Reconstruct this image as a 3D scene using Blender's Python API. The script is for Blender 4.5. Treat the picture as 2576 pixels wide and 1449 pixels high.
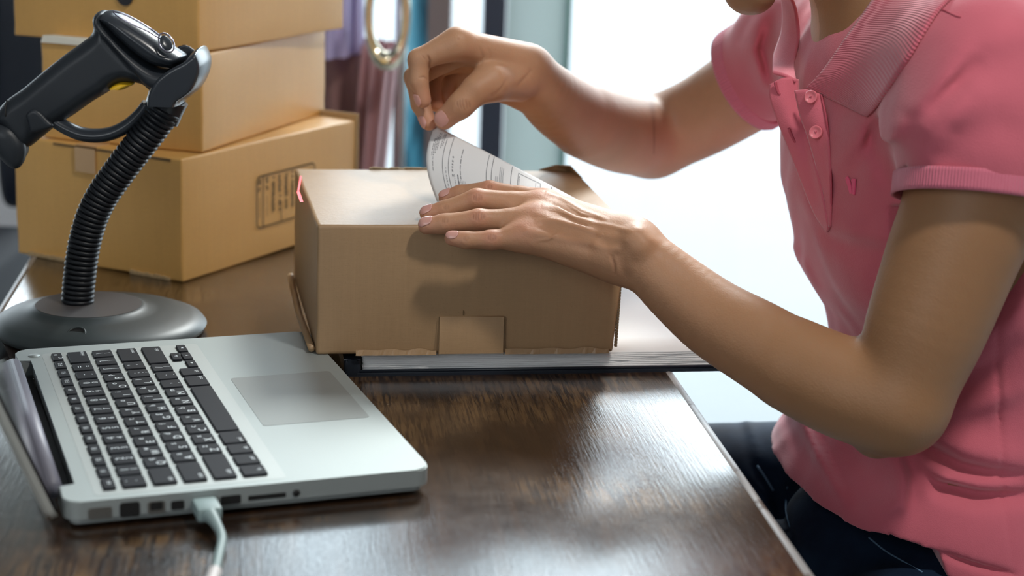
import bpy, bmesh, math, random
import numpy as np
from mathutils import Vector, Matrix
from mathutils.bvhtree import BVHTree
from math import radians as R, sin, cos, pi
random.seed(7); np.random.seed(7)
SC = bpy.context.scene
COL = SC.collection
for o in list(bpy.data.objects): bpy.data.objects.remove(o)

# ------------------------------------------------------------------ camera
CH, PIT, ROL, FPX = 1.1566, R(14.468), R(2.088), 4385.0
CAM = np.array([0, 0, CH])
_F = np.array([0, cos(PIT), -sin(PIT)]); _U0 = np.array([0, sin(PIT), cos(PIT)]); _R0 = np.array([1., 0, 0])
_R = _R0*cos(ROL)+_U0*sin(ROL); _U = _U0*cos(ROL)-_R0*sin(ROL)
cd = bpy.data.cameras.new('camera'); cam = bpy.data.objects.new('camera', cd); COL.objects.link(cam)
cd.sensor_width = 36; cd.lens = FPX*36/2576
M = Matrix.Identity(4)
for i in range(3):
    M[i][0] = _R[i]; M[i][1] = _U[i]; M[i][2] = -_F[i]; M[i][3] = CAM[i]
cam.matrix_world = M
cd.dof.use_dof = True; cd.dof.focus_distance = 1.31; cd.dof.aperture_fstop = 5.3
cd.clip_start = .05
SC.camera = cam
def ray(x, y): return _F+_R*((x-1288)/FPX)-_U*((y-724.5)/FPX)
def atZ(x, y, z):
    d = ray(x, y); return CAM+d*((z-CH)/d[2])
def atY(x, y, Y):
    d = ray(x, y); return CAM+d*(Y/d[1])

# ------------------------------------------------------------------ light
SC.view_settings.view_transform = 'Standard'; SC.view_settings.look = 'None'
SC.view_settings.exposure = 0.0; SC.view_settings.gamma = 1.0
SC.view_settings.use_curve_mapping = False
W = bpy.data.worlds.new('sky'); SC.world = W; W.use_nodes = True
nt = W.node_tree; nt.nodes.clear()
out = nt.nodes.new('ShaderNodeOutputWorld'); bg = nt.nodes.new('ShaderNodeBackground')
tc = nt.nodes.new('ShaderNodeTexCoord'); sep = nt.nodes.new('ShaderNodeSeparateXYZ')
cr = nt.nodes.new('ShaderNodeValToRGB')
cr.color_ramp.elements[0].position = 0.0; cr.color_ramp.elements[0].color = (4.2, 4.7, 5.1, 1)
cr.color_ramp.elements[1].position = 0.6; cr.color_ramp.elements[1].color = (6.0, 7.0, 7.9, 1)
e = cr.color_ramp.elements.new(.12); e.color = (6.2, 6.9, 7.4, 1)
nt.links.new(tc.outputs['Generated'], sep.inputs[0]); nt.links.new(sep.outputs['Z'], cr.inputs[0])
nt.links.new(cr.outputs[0], bg.inputs[0]); bg.inputs[1].default_value = 1.0
nt.links.new(bg.outputs[0], out.inputs[0])
def area(name, loc, target, size, power, color=(1, 1, 1), size_y=None):
    l = bpy.data.lights.new(name, 'AREA'); l.energy = power; l.color = color; l.size = size
    if size_y: l.shape = 'RECTANGLE'; l.size_y = size_y
    o = bpy.data.objects.new(name, l); COL.objects.link(o); o.location = loc
    o.rotation_euler = (Vector(target)-Vector(loc)).to_track_quat('-Z', 'Y').to_euler()
    return o
SUN = bpy.data.lights.new('sun', 'SUN'); SUN.energy = 3.5; SUN.angle = R(14); SUN.color = (1, .97, .93)
so = bpy.data.objects.new('sun', SUN); COL.objects.link(so)
so.rotation_euler = (Vector((0, 0, 0))-Vector((.25, 1.0, .80))).to_track_quat('-Z', 'Y').to_euler()
area('ceiling_lamp_light', (.62, .55, 2.35), (.0, 1.35, .8), .15, 15, (1, .96, .9))
area('front_fill_light', (-1.2, -1.6, 1.9), (0, 1.4, .85), 1.8, 25, (.93, .97, 1), 1.4)  # soft fill added behind the camera; no window stands there

# ------------------------------------------------------------------ helpers
def link(o, parent=None):
    COL.objects.link(o)
    if parent is not None: o.parent = parent
    return o
def tag(o, label=None, cat=None, group=None, kind=None):
    if label: o['label'] = label
    if cat: o['category'] = cat
    if group: o['group'] = group
    if kind: o['kind'] = kind
    return o
def empty(name, loc, rz=0, label=None, cat=None, group=None):
    o = bpy.data.objects.new(name, None); o.empty_display_size = .05; COL.objects.link(o)
    o.location = Vector([float(v) for v in loc]); o.rotation_euler = (0, 0, rz); tag(o, label, cat, group)
    return o
def wparent(o, root):
    """parent o (built in world coordinates) under root"""
    o.parent = root
    o.matrix_parent_inverse = (Matrix.Translation(root.location) @ root.rotation_euler.to_matrix().to_4x4()).inverted()
    return o
def mesh(name, verts, faces, mat=None, parent=None, smooth=False, world=True):
    me = bpy.data.meshes.new(name); me.from_pydata([tuple(float(c) for c in v) for v in verts], [], faces)
    if mat: me.materials.append(mat)
    if smooth: me.polygons.foreach_set('use_smooth', [True]*len(me.polygons))
    me.update()
    o = bpy.data.objects.new(name, me); COL.objects.link(o)
    if parent is not None: (wparent(o, parent) if world else setattr(o, 'parent', parent))
    return o
def bmobj(name, bm, mat=None, parent=None, smooth=False, world=True):
    me = bpy.data.meshes.new(name); bm.to_mesh(me); bm.free()
    if mat: me.materials.append(mat)
    if smooth: me.polygons.foreach_set('use_smooth', [True]*len(me.polygons))
    o = bpy.data.objects.new(name, me); COL.objects.link(o)
    if parent is not None: (wparent(o, parent) if world else setattr(o, 'parent', parent))
    return o
def autosmooth(o, ang=35):
    me = o.data; me.polygons.foreach_set('use_smooth', [True]*len(me.polygons))
    bm = bmesh.new(); bm.from_mesh(me)
    for e_ in bm.edges:
        if len(e_.link_faces) == 2 and e_.calc_face_angle() > R(ang): e_.smooth = False
    bm.to_mesh(me); bm.free(); return o
def bx(bm, x0, x1, y0, y1, z0, z1, bev=0, seg=2):
    vs = [bm.verts.new(p) for p in ((x0,y0,z0),(x1,y0,z0),(x1,y1,z0),(x0,y1,z0),(x0,y0,z1),(x1,y0,z1),(x1,y1,z1),(x0,y1,z1))]
    fs = [bm.faces.new([vs[i] for i in f]) for f in ((3,2,1,0),(4,5,6,7),(0,1,5,4),(1,2,6,5),(2,3,7,6),(3,0,4,7))]
    if bev:
        es = list({e_ for f in fs for e_ in f.edges})
        bmesh.ops.bevel(bm, geom=es, offset=bev, segments=seg, affect='EDGES', profile=.5)
def boxobj(name, x0, x1, y0, y1, z0, z1, mat, parent=None, bev=0, world=False, seg=2):
    bm = bmesh.new(); bx(bm, x0, x1, y0, y1, z0, z1, bev, seg)
    return autosmooth(bmobj(name, bm, mat, parent, world=world), 40)
def rrect(x0, x1, y0, y1, r, n=6):
    pts = []
    for cx, cy, a0 in ((x1-r, y1-r, 0), (x0+r, y1-r, 90), (x0+r, y0+r, 180), (x1-r, y0+r, 270)):
        for i in range(n+1):
            a = R(a0+90*i/n); pts.append((cx+r*cos(a), cy+r*sin(a)))
    return pts
def prism(bm, pts, z0, z1, bev=0, seg=2):
    lo = [bm.verts.new((x, y, z0)) for x, y in pts]; hi = [bm.verts.new((x, y, z1)) for x, y in pts]
    n = len(pts); bm.faces.new(lo[::-1]); top = bm.faces.new(hi)
    for i in range(n): bm.faces.new((lo[i], lo[(i+1) % n], hi[(i+1) % n], hi[i]))
    if bev:
        bmesh.ops.bevel(bm, geom=list(top.edges), offset=bev, segments=seg, affect='EDGES', profile=.5)
def catmull(pts, n=8, closed=False):
    pts = [np.array(p, float) for p in pts]; out_ = []
    m = len(pts)
    rng = range(m if closed else m-1)
    for i in rng:
        if closed: p0, p1, p2, p3 = pts[(i-1) % m], pts[i], pts[(i+1) % m], pts[(i+2) % m]
        else:
            p0 = pts[i-1] if i > 0 else 2*pts[0]-pts[1]; p1 = pts[i]; p2 = pts[i+1]
            p3 = pts[i+2] if i+2 < m else 2*pts[-1]-pts[-2]
        for j in range(n):
            t = j/n
            out_.append(.5*((2*p1)+(-p0+p2)*t+(2*p0-5*p1+4*p2-p3)*t*t+(-p0+3*p1-3*p2+p3)*t**3))
    if not closed: out_.append(pts[-1])
    return out_
def sweep(bm, path, radii, n=16, cap=True, up=(0, 1, 0), flat=1.0):
    path = [Vector([float(c) for c in p]) for p in path]; rings = []
    N = Vector(up)
    for i, p in enumerate(path):
        T = (path[min(i+1, len(path)-1)]-path[max(i-1, 0)]).normalized()
        N = (N-T*N.dot(T)).normalized(); B = T.cross(N)
        r = radii[i] if hasattr(radii, '__len__') else radii
        rings.append([bm.verts.new(p+N*(r*flat*cos(2*pi*k/n))+B*(r*sin(2*pi*k/n))) for k in range(n)])
    for a, b in zip(rings, rings[1:]):
        for k in range(n): bm.faces.new((a[k], a[(k+1) % n], b[(k+1) % n], b[k]))
    if cap: bm.faces.new(rings[0][::-1]); bm.faces.new(rings[-1])
def grid_mesh(name, P, mat, parent=None, thick=0, offset=0, smooth=True, sub=0, closed=False):
    """P[i][j] -> points"""
    P = np.array(P, float); a, b = P.shape[:2]
    faces = []
    for i in range(a-1):
        for j in range(b-(0 if closed else 1)):
            j2 = (j+1) % b
            faces.append((i*b+j, (i+1)*b+j, (i+1)*b+j2, i*b+j2))
    o = mesh(name, P.reshape(-1, 3), faces, mat, parent, smooth)
    if thick:
        m = o.modifiers.new('thickness', 'SOLIDIFY'); m.thickness = thick; m.offset = offset
    if sub:
        m = o.modifiers.new('smooth', 'SUBSURF'); m.levels = sub; m.render_levels = sub
    return o

# ------------------------------------------------------------------ materials
def mat(name, color=(.5, .5, .5), rough=.5, metal=0, spec=.5, sss=0, sssr=(1, .3, .15), sscale=.01, coat=0, sheen=0, trans=0, ior=1.45, emit=None, es=1):
    m = bpy.data.materials.new(name); m.use_nodes = True; b = m.node_tree.nodes['Principled BSDF']
    b.inputs['Base Color'].default_value = (*color, 1); b.inputs['Roughness'].default_value = rough
    b.inputs['Metallic'].default_value = metal; b.inputs['Specular IOR Level'].default_value = spec
    b.inputs['Coat Weight'].default_value = coat; b.inputs['Sheen Weight'].default_value = sheen
    b.inputs['Transmission Weight'].default_value = trans; b.inputs['IOR'].default_value = ior
    if sss:
        b.inputs['Subsurface Weight'].default_value = sss; b.inputs['Subsurface Radius'].default_value = sssr
        b.inputs['Subsurface Scale'].default_value = sscale
    if emit: b.inputs['Emission Color'].default_value = (*emit, 1); b.inputs['Emission Strength'].default_value = es
    return m
class NG:
    def __init__(s, m): s.m = m; s.nt = m.node_tree; s.b = s.nt.nodes['Principled BSDF']
    def n(s, t, **k):
        nd = s.nt.nodes.new(t)
        for a, v in k.items(): setattr(nd, a, v)
        return nd
    def l(s, a, b): s.nt.links.new(a, b)
    def coord(s, kind='Object', scale=(1, 1, 1), rot=(0, 0, 0)):
        t = s.n('ShaderNodeTexCoord'); mp = s.n('ShaderNodeMapping'); mp.inputs['Scale'].default_value = scale
        mp.inputs['Rotation'].default_value = rot
        s.l(t.outputs[kind], mp.inputs[0]); return mp.outputs[0]
    def noise(s, vec, scale, detail=4, rough=.55, dist=0):
        t = s.n('ShaderNodeTexNoise'); t.inputs['Scale'].default_value = scale; t.inputs['Detail'].default_value = detail
        t.inputs['Roughness'].default_value = rough; t.inputs['Distortion'].default_value = dist
        s.l(vec, t.inputs['Vector']); return t.outputs['Fac']
    def ramp(s, fac, stops, interp='LINEAR'):
        r = s.n('ShaderNodeValToRGB'); r.color_ramp.interpolation = interp
        els = r.color_ramp.elements
        while len(els) < len(stops): els.new(.5)
        for e_, (p, c) in zip(els, stops): e_.position = p; e_.color = (*c, 1) if len(c) == 3 else c
        s.l(fac, r.inputs[0]); return r.outputs[0]
    def mix(s, fac, a, b, mode='MIX'):
        r = s.n('ShaderNodeMix', data_type='RGBA', blend_type=mode)
        for i, v in ((0, fac), (6, a), (7, b)):
            if isinstance(v, (int, float)): r.inputs[i].default_value = v
            elif isinstance(v, tuple): r.inputs[i].default_value = (*v, 1)
            else: s.l(v, r.inputs[i])
        return r.outputs[2]
    def bump(s, h, strength=.2, dist=.001, prev=None):
        b_ = s.n('ShaderNodeBump'); b_.inputs['Strength'].default_value = strength; b_.inputs['Distance'].default_value = dist
        s.l(h, b_.inputs['Height'])
        if prev is not None: s.l(prev, b_.inputs['Normal'])
        return b_.outputs[0]
    def col(s, c): s.l(c, s.b.inputs['Base Color'])
    def rough(s, c): s.l(c, s.b.inputs['Roughness'])
    def nrm(s, c): s.l(c, s.b.inputs['Normal'])

def cardboard(name, base, dark, worn=(.8, .7, .55)):
    m = mat(name, base, .44, spec=.62); g = NG(m)
    v = g.coord(scale=(1, 1, 1)); v2 = g.coord(scale=(6, 6, 60)); v3 = g.coord(scale=(60, 60, 3))
    a = g.noise(v, 9, 5); b_ = g.noise(v2, 14, 6, .7); c_ = g.noise(v3, 5, 3)
    f = g.n('ShaderNodeTexNoise'); f.inputs['Scale'].default_value = 900; g.l(v, f.inputs['Vector'])
    c = g.ramp(a, [(.3, dark), (.72, base)])
    c = g.mix(.35, c, g.ramp(b_, [(.35, tuple(x*.86 for x in base)), (.7, tuple(min(1, x*1.1) for x in base))]))
    c = g.mix(.25, c, g.ramp(c_, [(.4, tuple(x*.9 for x in base)), (.6, base)]))
    c = g.mix(g.ramp(f.outputs['Fac'], [(.62, (0, 0, 0)), (.8, (.35, .35, .35))]), c, tuple(x*.6 for x in dark))
    g.col(c)
    n1 = g.bump(c_, .25, .0006); n2 = g.bump(b_, .25, .0004, n1); g.nrm(n2)
    return m
M_KRAFT = cardboard('kraft_cardboard', (.40, .25, .13), (.33, .205, .105))
M_TAN = cardboard('tan_cardboard', (.70, .40, .125), (.60, .32, .085))
M_CORE = mat('torn_cardboard_edge', (.42, .30, .16), .9)
M_DARKCORE = mat('corrugated_edge', (.16, .10, .05), .95)

m = M_WOOD = mat('dark_stained_wood', (.05, .025, .012), .3, spec=.5, coat=.45)
m.node_tree.nodes['Principled BSDF'].inputs['Coat Roughness'].default_value = .16
m.node_tree.nodes['Principled BSDF'].inputs['Coat IOR'].default_value = 1.5; g = NG(m)
v = g.coord(); vs = g.coord(scale=(14, 1.6, 1)); vf = g.coord(scale=(90, 5.0, 1))
a = g.noise(vs, 4, 6, .6, .6); b_ = g.noise(v, 7, 6, .65); c_ = g.noise(vf, 6, 4, .7)
c = g.ramp(a, [(.3, (.008, .004, .003)), (.5, (.019, .009, .005)), (.76, (.070, .032, .013))])
c = g.mix(g.ramp(b_, [(.42, (0, 0, 0)), (.68, (.8, .8, .8))]), c, (.060, .030, .013))
c = g.mix(g.ramp(c_, [(.50, (0, 0, 0)), (.66, (.75, .75, .75))]), c, (.010, .005, .0035))
w_ = g.noise(g.coord(scale=(1, 1, 1)), 3.2, 5, .7)
wf = g.mix(1.0, g.ramp(w_, [(.50, (0, 0, 0)), (.62, (1, 1, 1))]), g.ramp(c_, [(.44, (1, 1, 1)), (.56, (0, 0, 0))]), 'MULTIPLY')
c = g.mix(wf, c, (.17, .095, .038))
sp = g.noise(v, 60, 2, .5)
c = g.mix(g.ramp(sp, [(.76, (0, 0, 0)), (.80, (.7, .7, .7))]), c, (.4, .32, .22))
g.col(c)
g.rough(g.ramp(b_, [(.3, (.11,)*3), (.7, (.24,)*3)]))
g.nrm(g.bump(c_, .3, .0005, g.bump(b_, .12, .0015)))
g.l(g.bump(c_, .55, .0007), g.b.inputs['Coat Normal'])
m = M_WORN_GLINT = mat('worn_edge_highlight', (.4, .38, .36), .35); g = NG(m)
v = g.coord(); c = g.ramp(g.noise(v, 45, 5, .7), [(.34, (.12, .08, .06)), (.44, (.42, .40, .39))]); g.col(c)  # pale tone stands in for bright highlights along the worn edge

M_ALU = mat('brushed_aluminium', (.39, .43, .425), .58, metal=.6, spec=.5)
M_ALU2 = mat('laptop_edge_aluminium', (.62, .64, .60), .45, metal=.5)
M_PAD = mat('trackpad_glass', (.27, .29, .28), .48, metal=.4)
M_KEYWELL = mat('keyboard_well', (.43, .46, .45), .55, metal=.6)
M_KEY = mat('black_keycap', (.012, .014, .019), .6, spec=.2)
M_LEGEND = mat('key_legend_print', (.75, .82, .85), .5)
M_HINGE = mat('hinge_plastic', (.20, .20, .25), .45, metal=.0)
M_PORT = mat('port_shadow_black', (.01, .01, .01), .6)
M_PORTM = mat('port_metal', (.3, .3, .28), .35, metal=.8)
M_CABLE = mat('grey_cable_rubber', (.25, .33, .33), .5)
M_SCREEN = mat('laptop_screen_glass', (.01, .01, .012), .1)
m = M_BLK = mat('matte_black_plastic', (.022, .027, .034), .42, spec=.5); g = NG(m); v = g.coord()
f = g.noise(v, 1500, 2); g.nrm(g.bump(f, .12, .0003))
M_BLKG = mat('satin_black_plastic', (.03, .036, .045), .26, spec=.6)
M_BASE = mat('dark_grey_stand_base', (.034, .044, .046), .42, spec=.5)
M_BASETOP = mat('stand_base_top', (.09, .083, .083), .5)
M_RUB = mat('black_rubber_gooseneck', (.010, .012, .016), .42, spec=.45)
M_YEL = mat('yellow_trigger', (.80, .47, .02), .4)
M_CHROME = mat('indicator_ring', (.45, .42, .5), .12, metal=.9)
m = M_PAPER = mat('white_paper', (.80, .80, .80), .7, spec=.3, sss=0); g = NG(m)
g.nrm(g.bump(g.noise(g.coord(), 25, 3), .15, .002))
M_INK = mat('printed_ink', (.06, .065, .09), .7)
M_INKG = mat('faded_print_ink', (.30, .31, .34), .7)
M_STAMP = mat('box_stamp_ink', (.10, .065, .03), .8)
M_LEATH = mat('black_binder_cover', (.012, .016, .024), .38)
m = M_TAPE = mat('clear_packing_tape', (.62, .40, .22), .22, spec=.6)

def skin_mat():
    m = mat('skin', (.42, .22, .13), .52, spec=.42, sss=.25, sssr=(.9, .35, .18), sscale=.006); g = NG(m)
    v = g.coord()
    a = g.noise(v, 18, 4); b_ = g.noise(v, 260, 3, .6)
    base = g.ramp(a, [(.3, (.43, .225, .125)), (.7, (.52, .285, .165))])
    at = g.n('ShaderNodeAttribute'); at.attribute_name = 'flush'
    base = g.mix(at.outputs['Fac'], base, (.60, .26, .18))
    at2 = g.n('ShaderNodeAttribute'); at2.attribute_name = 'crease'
    base = g.mix(at2.outputs['Fac'], base, (.26, .11, .06))  # shade of the skin folds is put into the colour
    at3 = g.n('ShaderNodeAttribute'); at3.attribute_name = 'tan'
    base = g.mix(at3.outputs['Fac'], base, (.34, .175, .085))
    g.col(base)
    vo = g.n('ShaderNodeTexVoronoi'); vo.inputs['Scale'].default_value = 700; g.l(v, vo.inputs['Vector'])
    g.nrm(g.bump(vo.outputs['Distance'], .22, .0003, g.bump(b_, .25, .0006, g.bump(g.noise(v, 70, 3, .6), .12, .002))))
    return m
M_SKIN = skin_mat()
M_NAIL = mat('fingernail', (.66, .34, .29), .22, spec=.6, sss=.2, sscale=.003)
def pique(name, c, rib=None):
    m = mat(name, c, .85, spec=.2, sheen=.35); g = NG(m)
    v = g.coord()
    a = g.noise(v, 12, 3)
    g.col(g.ramp(a, [(.3, tuple(x*.92 for x in c)), (.7, tuple(min(1, x*1.06) for x in c))]))
    vo = g.n('ShaderNodeTexVoronoi'); vo.inputs['Scale'].default_value = 1150; g.l(v, vo.inputs['Vector'])
    fb = g.bump(vo.outputs['Distance'], .3, .0004, g.bump(g.noise(v, 60, 4, .6), .12, .002))
    if rib:
        u = g.n('ShaderNodeUVMap'); sp_ = g.n('ShaderNodeSeparateXYZ'); g.l(u.outputs[0], sp_.inputs[0])
        ma = g.n('ShaderNodeMath', operation='MULTIPLY'); ma.inputs[1].default_value = rib*2*pi; g.l(sp_.outputs['X'], ma.inputs[0])
        si = g.n('ShaderNodeMath', operation='SINE'); g.l(ma.outputs[0], si.inputs[0])
        fb = g.bump(si.outputs[0], .5, .0007, fb)
    g.nrm(fb); return m
PINK = (.60, .135, .18)
M_PINK = pique('pink_pique_cotton', PINK)
M_RIB = pique('pink_rib_knit', (.64, .15, .20), 75)
M_RIBC = pique('pink_rib_cuff', (.66, .17, .24), 150)
M_PLACK = pique('pink_placket', (.68, .16, .21))
M_STITCH = mat('pink_seam', (.50, .09, .13), .8)
M_LOGO = mat('embroidery', (.85, .12, .25), .6)
M_BUTTON = mat('pink_button', (.75, .2, .24), .3)
m = M_JEAN = mat('dark_blue_denim', (.012, .03, .07), .8, spec=.2); g = NG(m)
v = g.coord(); a = g.noise(v, 14, 4)
g.col(g.ramp(a, [(.35, (.003, .006, .018)), (.75, (.012, .035, .075))]))
g.nrm(g.bump(g.noise(v, 900, 2), .3, .0008))
M_HAIR = mat('black_hair', (.012, .009, .008), .4)
# ------------------------------------------------------------------ setting
WY = 2.9
M_WHITE = mat('white_wall_paint', (.32, .33, .33), .8)
M_FLOOR = mat('pale_floor_tile', (.30, .31, .32), .3)
M_CEIL = mat('ceiling_paint', (.40, .40, .40), .9)
m = M_GROUND = mat('pale_paving', (.50, .51, .52), .8); g = NG(m); g.col(g.ramp(g.noise(g.coord(), 3, 3), [(.3, (.108, .113, .116)), (.7, (.114, .119, .122))]))
M_NAVY = mat('dark_window_frame', (.045, .06, .09), .4)
M_BROWNF = mat('brown_grey_frame', (.26, .21, .20), .4)
M_PANEL = mat('pale_door_panel', (.52, .56, .55), .5)
m = M_TEAL = mat('teal_frosted_glass', (.10, .25, .30), .18, spec=.7); g = NG(m)
g.col(g.ramp(g.noise(g.coord(scale=(8, 1, 1.2)), 3, 3, .6), [(.35, (.05, .11, .14)), (.5, (.14, .33, .40)), (.68, (.45, .62, .66))]))
m = M_GLASS = bpy.data.materials.new('window_glass'); m.use_nodes = True; nt = m.node_tree; nt.nodes.clear()
o_ = nt.nodes.new('ShaderNodeOutputMaterial'); tr = nt.nodes.new('ShaderNodeBsdfTransparent'); gl = nt.nodes.new('ShaderNodeBsdfGlossy'); mx = nt.nodes.new('ShaderNodeMixShader'); fr = nt.nodes.new('ShaderNodeFresnel')
tr.inputs[0].default_value = (.96, .98, .98, 1); gl.inputs['Roughness'].default_value = .02; fr.inputs[0].default_value = 1.3
nt.links.new(fr.outputs[0], mx.inputs[0]); nt.links.new(tr.outputs[0], mx.inputs[1]); nt.links.new(gl.outputs[0], mx.inputs[2]); nt.links.new(mx.outputs[0], o_.inputs[0])

def translucent(m, T, f):
    nt = m.node_tree; b = nt.nodes['Principled BSDF']; o_ = nt.nodes['Material Output']
    t = nt.nodes.new('ShaderNodeBsdfTranslucent'); mx = nt.nodes.new('ShaderNodeMixShader'); mx.inputs[0].default_value = f
    t.inputs[0].default_value = (*T, 1)
    if b.inputs['Base Color'].is_linked: nt.links.new(b.inputs['Base Color'].links[0].from_socket, t.inputs[0])
    nt.links.new(b.outputs[0], mx.inputs[1]); nt.links.new(t.outputs[0], mx.inputs[2]); nt.links.new(mx.outputs[0], o_.inputs[0])
translucent(M_PANEL, (.50, .56, .55), .52); translucent(M_TEAL, (.1, .3, .35), .55)
def struct(name, x0, x1, y0, y1, z0, z1, mt):
    o = boxobj(name, x0, x1, y0, y1, z0, z1, mt); tag(o, kind='structure'); return o
struct('floor', -3, 3, -2.6, WY+.1, -.1, 0, M_FLOOR)
struct('ground', -14, 14, WY+.1, 26, -.14, -.04, M_GROUND)
struct('ceiling', -3, 3, -2.6, WY+.1, 2.75, 2.85, M_CEIL)
struct('wall_left', -3.1, -3, -2.6, WY+.1, 0, 2.75, M_WHITE)
struct('wall_right', 3, 3.1, -2.6, WY+.1, 0, 2.75, M_WHITE)
struct('wall_front', -3.1, 3.1, -2.7, -2.6, 0, 2.75, M_WHITE)
X = lambda px, y=200, Y=WY: float(atY(px, y, Y)[0])
# window wall: mullions and one door leaf, floor to head rail
HZ = 2.62
struct('trim_1', X(600), 3, WY-.03, WY+.07, HZ, 2.75, M_NAVY)
struct('trim_2', X(1211), X(1268), WY-.03, WY+.05, 0, HZ, M_NAVY)
struct('trim_3', X(1076), X(1132), WY-.04, WY+.04, 0, HZ, M_BROWNF)
struct('door_1', X(1270), X(1418), WY+.004, WY+.0045, 0.02, HZ, M_PANEL)
struct('trim_4', X(1418), X(1430), WY-.025, WY+.035, 0, HZ, mat('green_glass_edge', (.22, .42, .38), .2))
struct('trim_5', X(1000), X(1078), WY+.004, WY+.0045, 0, HZ, M_TEAL)
struct('window_1', X(1430), 3, WY, WY+.008, 0, HZ, M_GLASS)
struct('window_2', X(1132), X(1211), WY, WY+.008, 0, HZ, M_GLASS)
struct('wall_back_blocker', -3, X(600), WY-.02, WY+.06, 1.12, 2.75, M_WHITE)  # unseen wall piece added to darken the table's reflections on the left
struct('window_3', X(600), X(1000), WY, WY+.008, 0, HZ, M_GLASS)
struct('window_4', -3, X(600), WY, WY+.008, 0, 1.12, M_GLASS)

# hanging clothes and a round hoop, blurred, behind the parcels
def cloth(name, pxl, pxr, ytop, ybot, Y, mt, amp=.014, nf=6, label=None, cat='clothes', lean=0, taper=0, ph=0):
    a = atY(pxl, ytop, Y); b = atY(pxr, ytop, Y); c = atY(pxl, ybot, Y)
    P = []
    nz, nx = 18, 60
    w = b[0]-a[0]
    for i in range(nz+1):
        t = i/nz; row = []
        for j in range(nx):
            th = 2*pi*j/nx
            cx = (a[0]+b[0])/2+lean*t; rx = w/2*(1+taper*t); ry = .05+.02*t
            f_ = 1+amp/.05*(.35+.65*t)*sin(nf*th+ph+1.3*t)
            row.append((cx+rx*cos(th)*(1+.12*sin(nf*th+ph)), Y+ry*sin(th)*f_+amp*sin(nf*2*th), a[2]+(c[2]-a[2])*t))
        P.append(row)
    o = grid_mesh(name, P, mt, closed=True); tag(o, label, cat); return o
M_MAUVE = mat('mauve_brown_cloth', (.34, .19, .175), .9, sheen=.2)
M_DUSTY = mat('dusty_pink_cloth', (.62, .36, .38), .85, sheen=.2)
M_LILAC = mat('lilac_cloth', (.62, .55, .85), .8)
for q_ in (M_MAUVE, M_DUSTY, M_LILAC): translucent(q_, tuple(x*.8 for x in q_.node_tree.nodes['Principled BSDF'].inputs[0].default_value[:3]), .22)
cloth('hanging_skirt', 700, 960, 96, 900, 2.45, M_MAUVE, nf=5, label='mauve-brown skirt hanging out of focus behind the tan boxes', cat='skirt')
cloth('hanging_scarf', 915, 1000, 110, 800, 2.36, M_DUSTY, nf=4, lean=-.03, taper=-.2, label='dusty pink scarf hanging in folds beside the mauve-brown skirt', cat='scarf')
cloth('hanging_blouse', 800, 905, -260, 128, 2.40, M_LILAC, nf=4, taper=.15, label='pale lilac blouse hanging above the mauve-brown skirt', cat='blouse')
r_ = bpy.data.objects.new('garment_rack', None)
x0, x1 = X(640, 0, 2.44), X(1010, 0, 2.44)
rk = empty('garment_rack', (x0, 2.44, 0), label='thin metal rail stand carrying the hanging clothes behind the boxes', cat='clothes rack')
M_STEEL = mat('rack_steel', (.5, .5, .5), .25, metal=.9)
for nm, pth in (('rail', [(x0, 2.44, 1.32), (x1, 2.44, 1.32)]), ('post', [(x0, 2.44, .02), (x0, 2.44, 1.34)]), ('post', [(x1, 2.44, .02), (x1, 2.44, 1.34)]), ('foot', [(x0, 2.24, .015), (x0, 2.64, .015)]), ('foot', [(x1, 2.24, .015), (x1, 2.64, .015)])):
    bm = bmesh.new(); sweep(bm, pth, .009, 12, up=(1, 0, 0) if nm != 'rail' else (0, 1, 0)); bmobj(nm, bm, M_STEEL, rk, True)
# hoop
c_ = atY(975, 38, 2.22); rad = .040
bm = bmesh.new(); n = 48; pth = [c_+np.array([rad*.60*cos(2*pi*k/n), 0, rad*sin(2*pi*k/n)*1.45]) for k in range(n+1)]
sweep(bm, pth, [.0055+.0075*max(0, -sin(2*pi*k/n))**4 for k in range(n+1)], 12, cap=False, up=(0, 1, 0)); o = bmobj('hoop', bm, mat('polished_gold_hoop', (.85, .78, .6), .12, metal=1), None, True)
tag(o, 'round pale gold hoop hanging on the rail in front of the hanging clothes', 'hoop')
# a cord tying the hoop to the rail
bm = bmesh.new(); sweep(bm, [c_+np.array([0, 0, rad*1.45]), np.array([c_[0], 2.42, 1.32])], .002, 8); bmobj('cord', bm, M_STEEL, None, True).parent = None
bpy.data.objects['cord'].name = 'hoop_cord'
hc = bpy.data.objects['hoop_cord']; wparent(hc, o)
# office chair, far left
ch = empty('office_chair', (atY(40, 200, 2.5)[0], 2.5, 0), label='black office chair out of focus at the far left behind the table', cat='chair')
M_CH = mat('black_chair_leather', (.012, .016, .026), .25, spec=.7)
def blob_panel(name, x0, x1, y0, y1, z0, z1, mt, parent, r=.05, bulge=.02):
    bm = bmesh.new(); bx(bm, x0, x1, y0, y1, z0, z1)
    bmesh.ops.subdivide_edges(bm, edges=list(bm.edges), cuts=3, use_grid_fill=True)
    o = bmobj(name, bm, mt, parent, True); mm = o.modifiers.new('s', 'SUBSURF'); mm.levels = 2; mm.render_levels = 2; return o
cx = ch.location.x
a = atY(18, 100, 2.5)[0]; b = atY(160, 100, 2.5)[0]
blob_panel('backrest', a, b, 2.42, 2.50, .62, 1.05, M_CH, ch)
s0 = atY(-180, 690, 2.3)[0]; s1 = atY(84, 690, 2.3)[0]
blob_panel('seat', s0, s1, 1.98, 2.38, float(atY(40, 760, 2.2)[2]), float(atY(40, 655, 2.2)[2])+.01, mat('chair_seat_fabric', (.045, .05, .06), .9), ch)
zs = float(atY(40, 760, 2.2)[2]); xm = (s0+s1)/2
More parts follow.
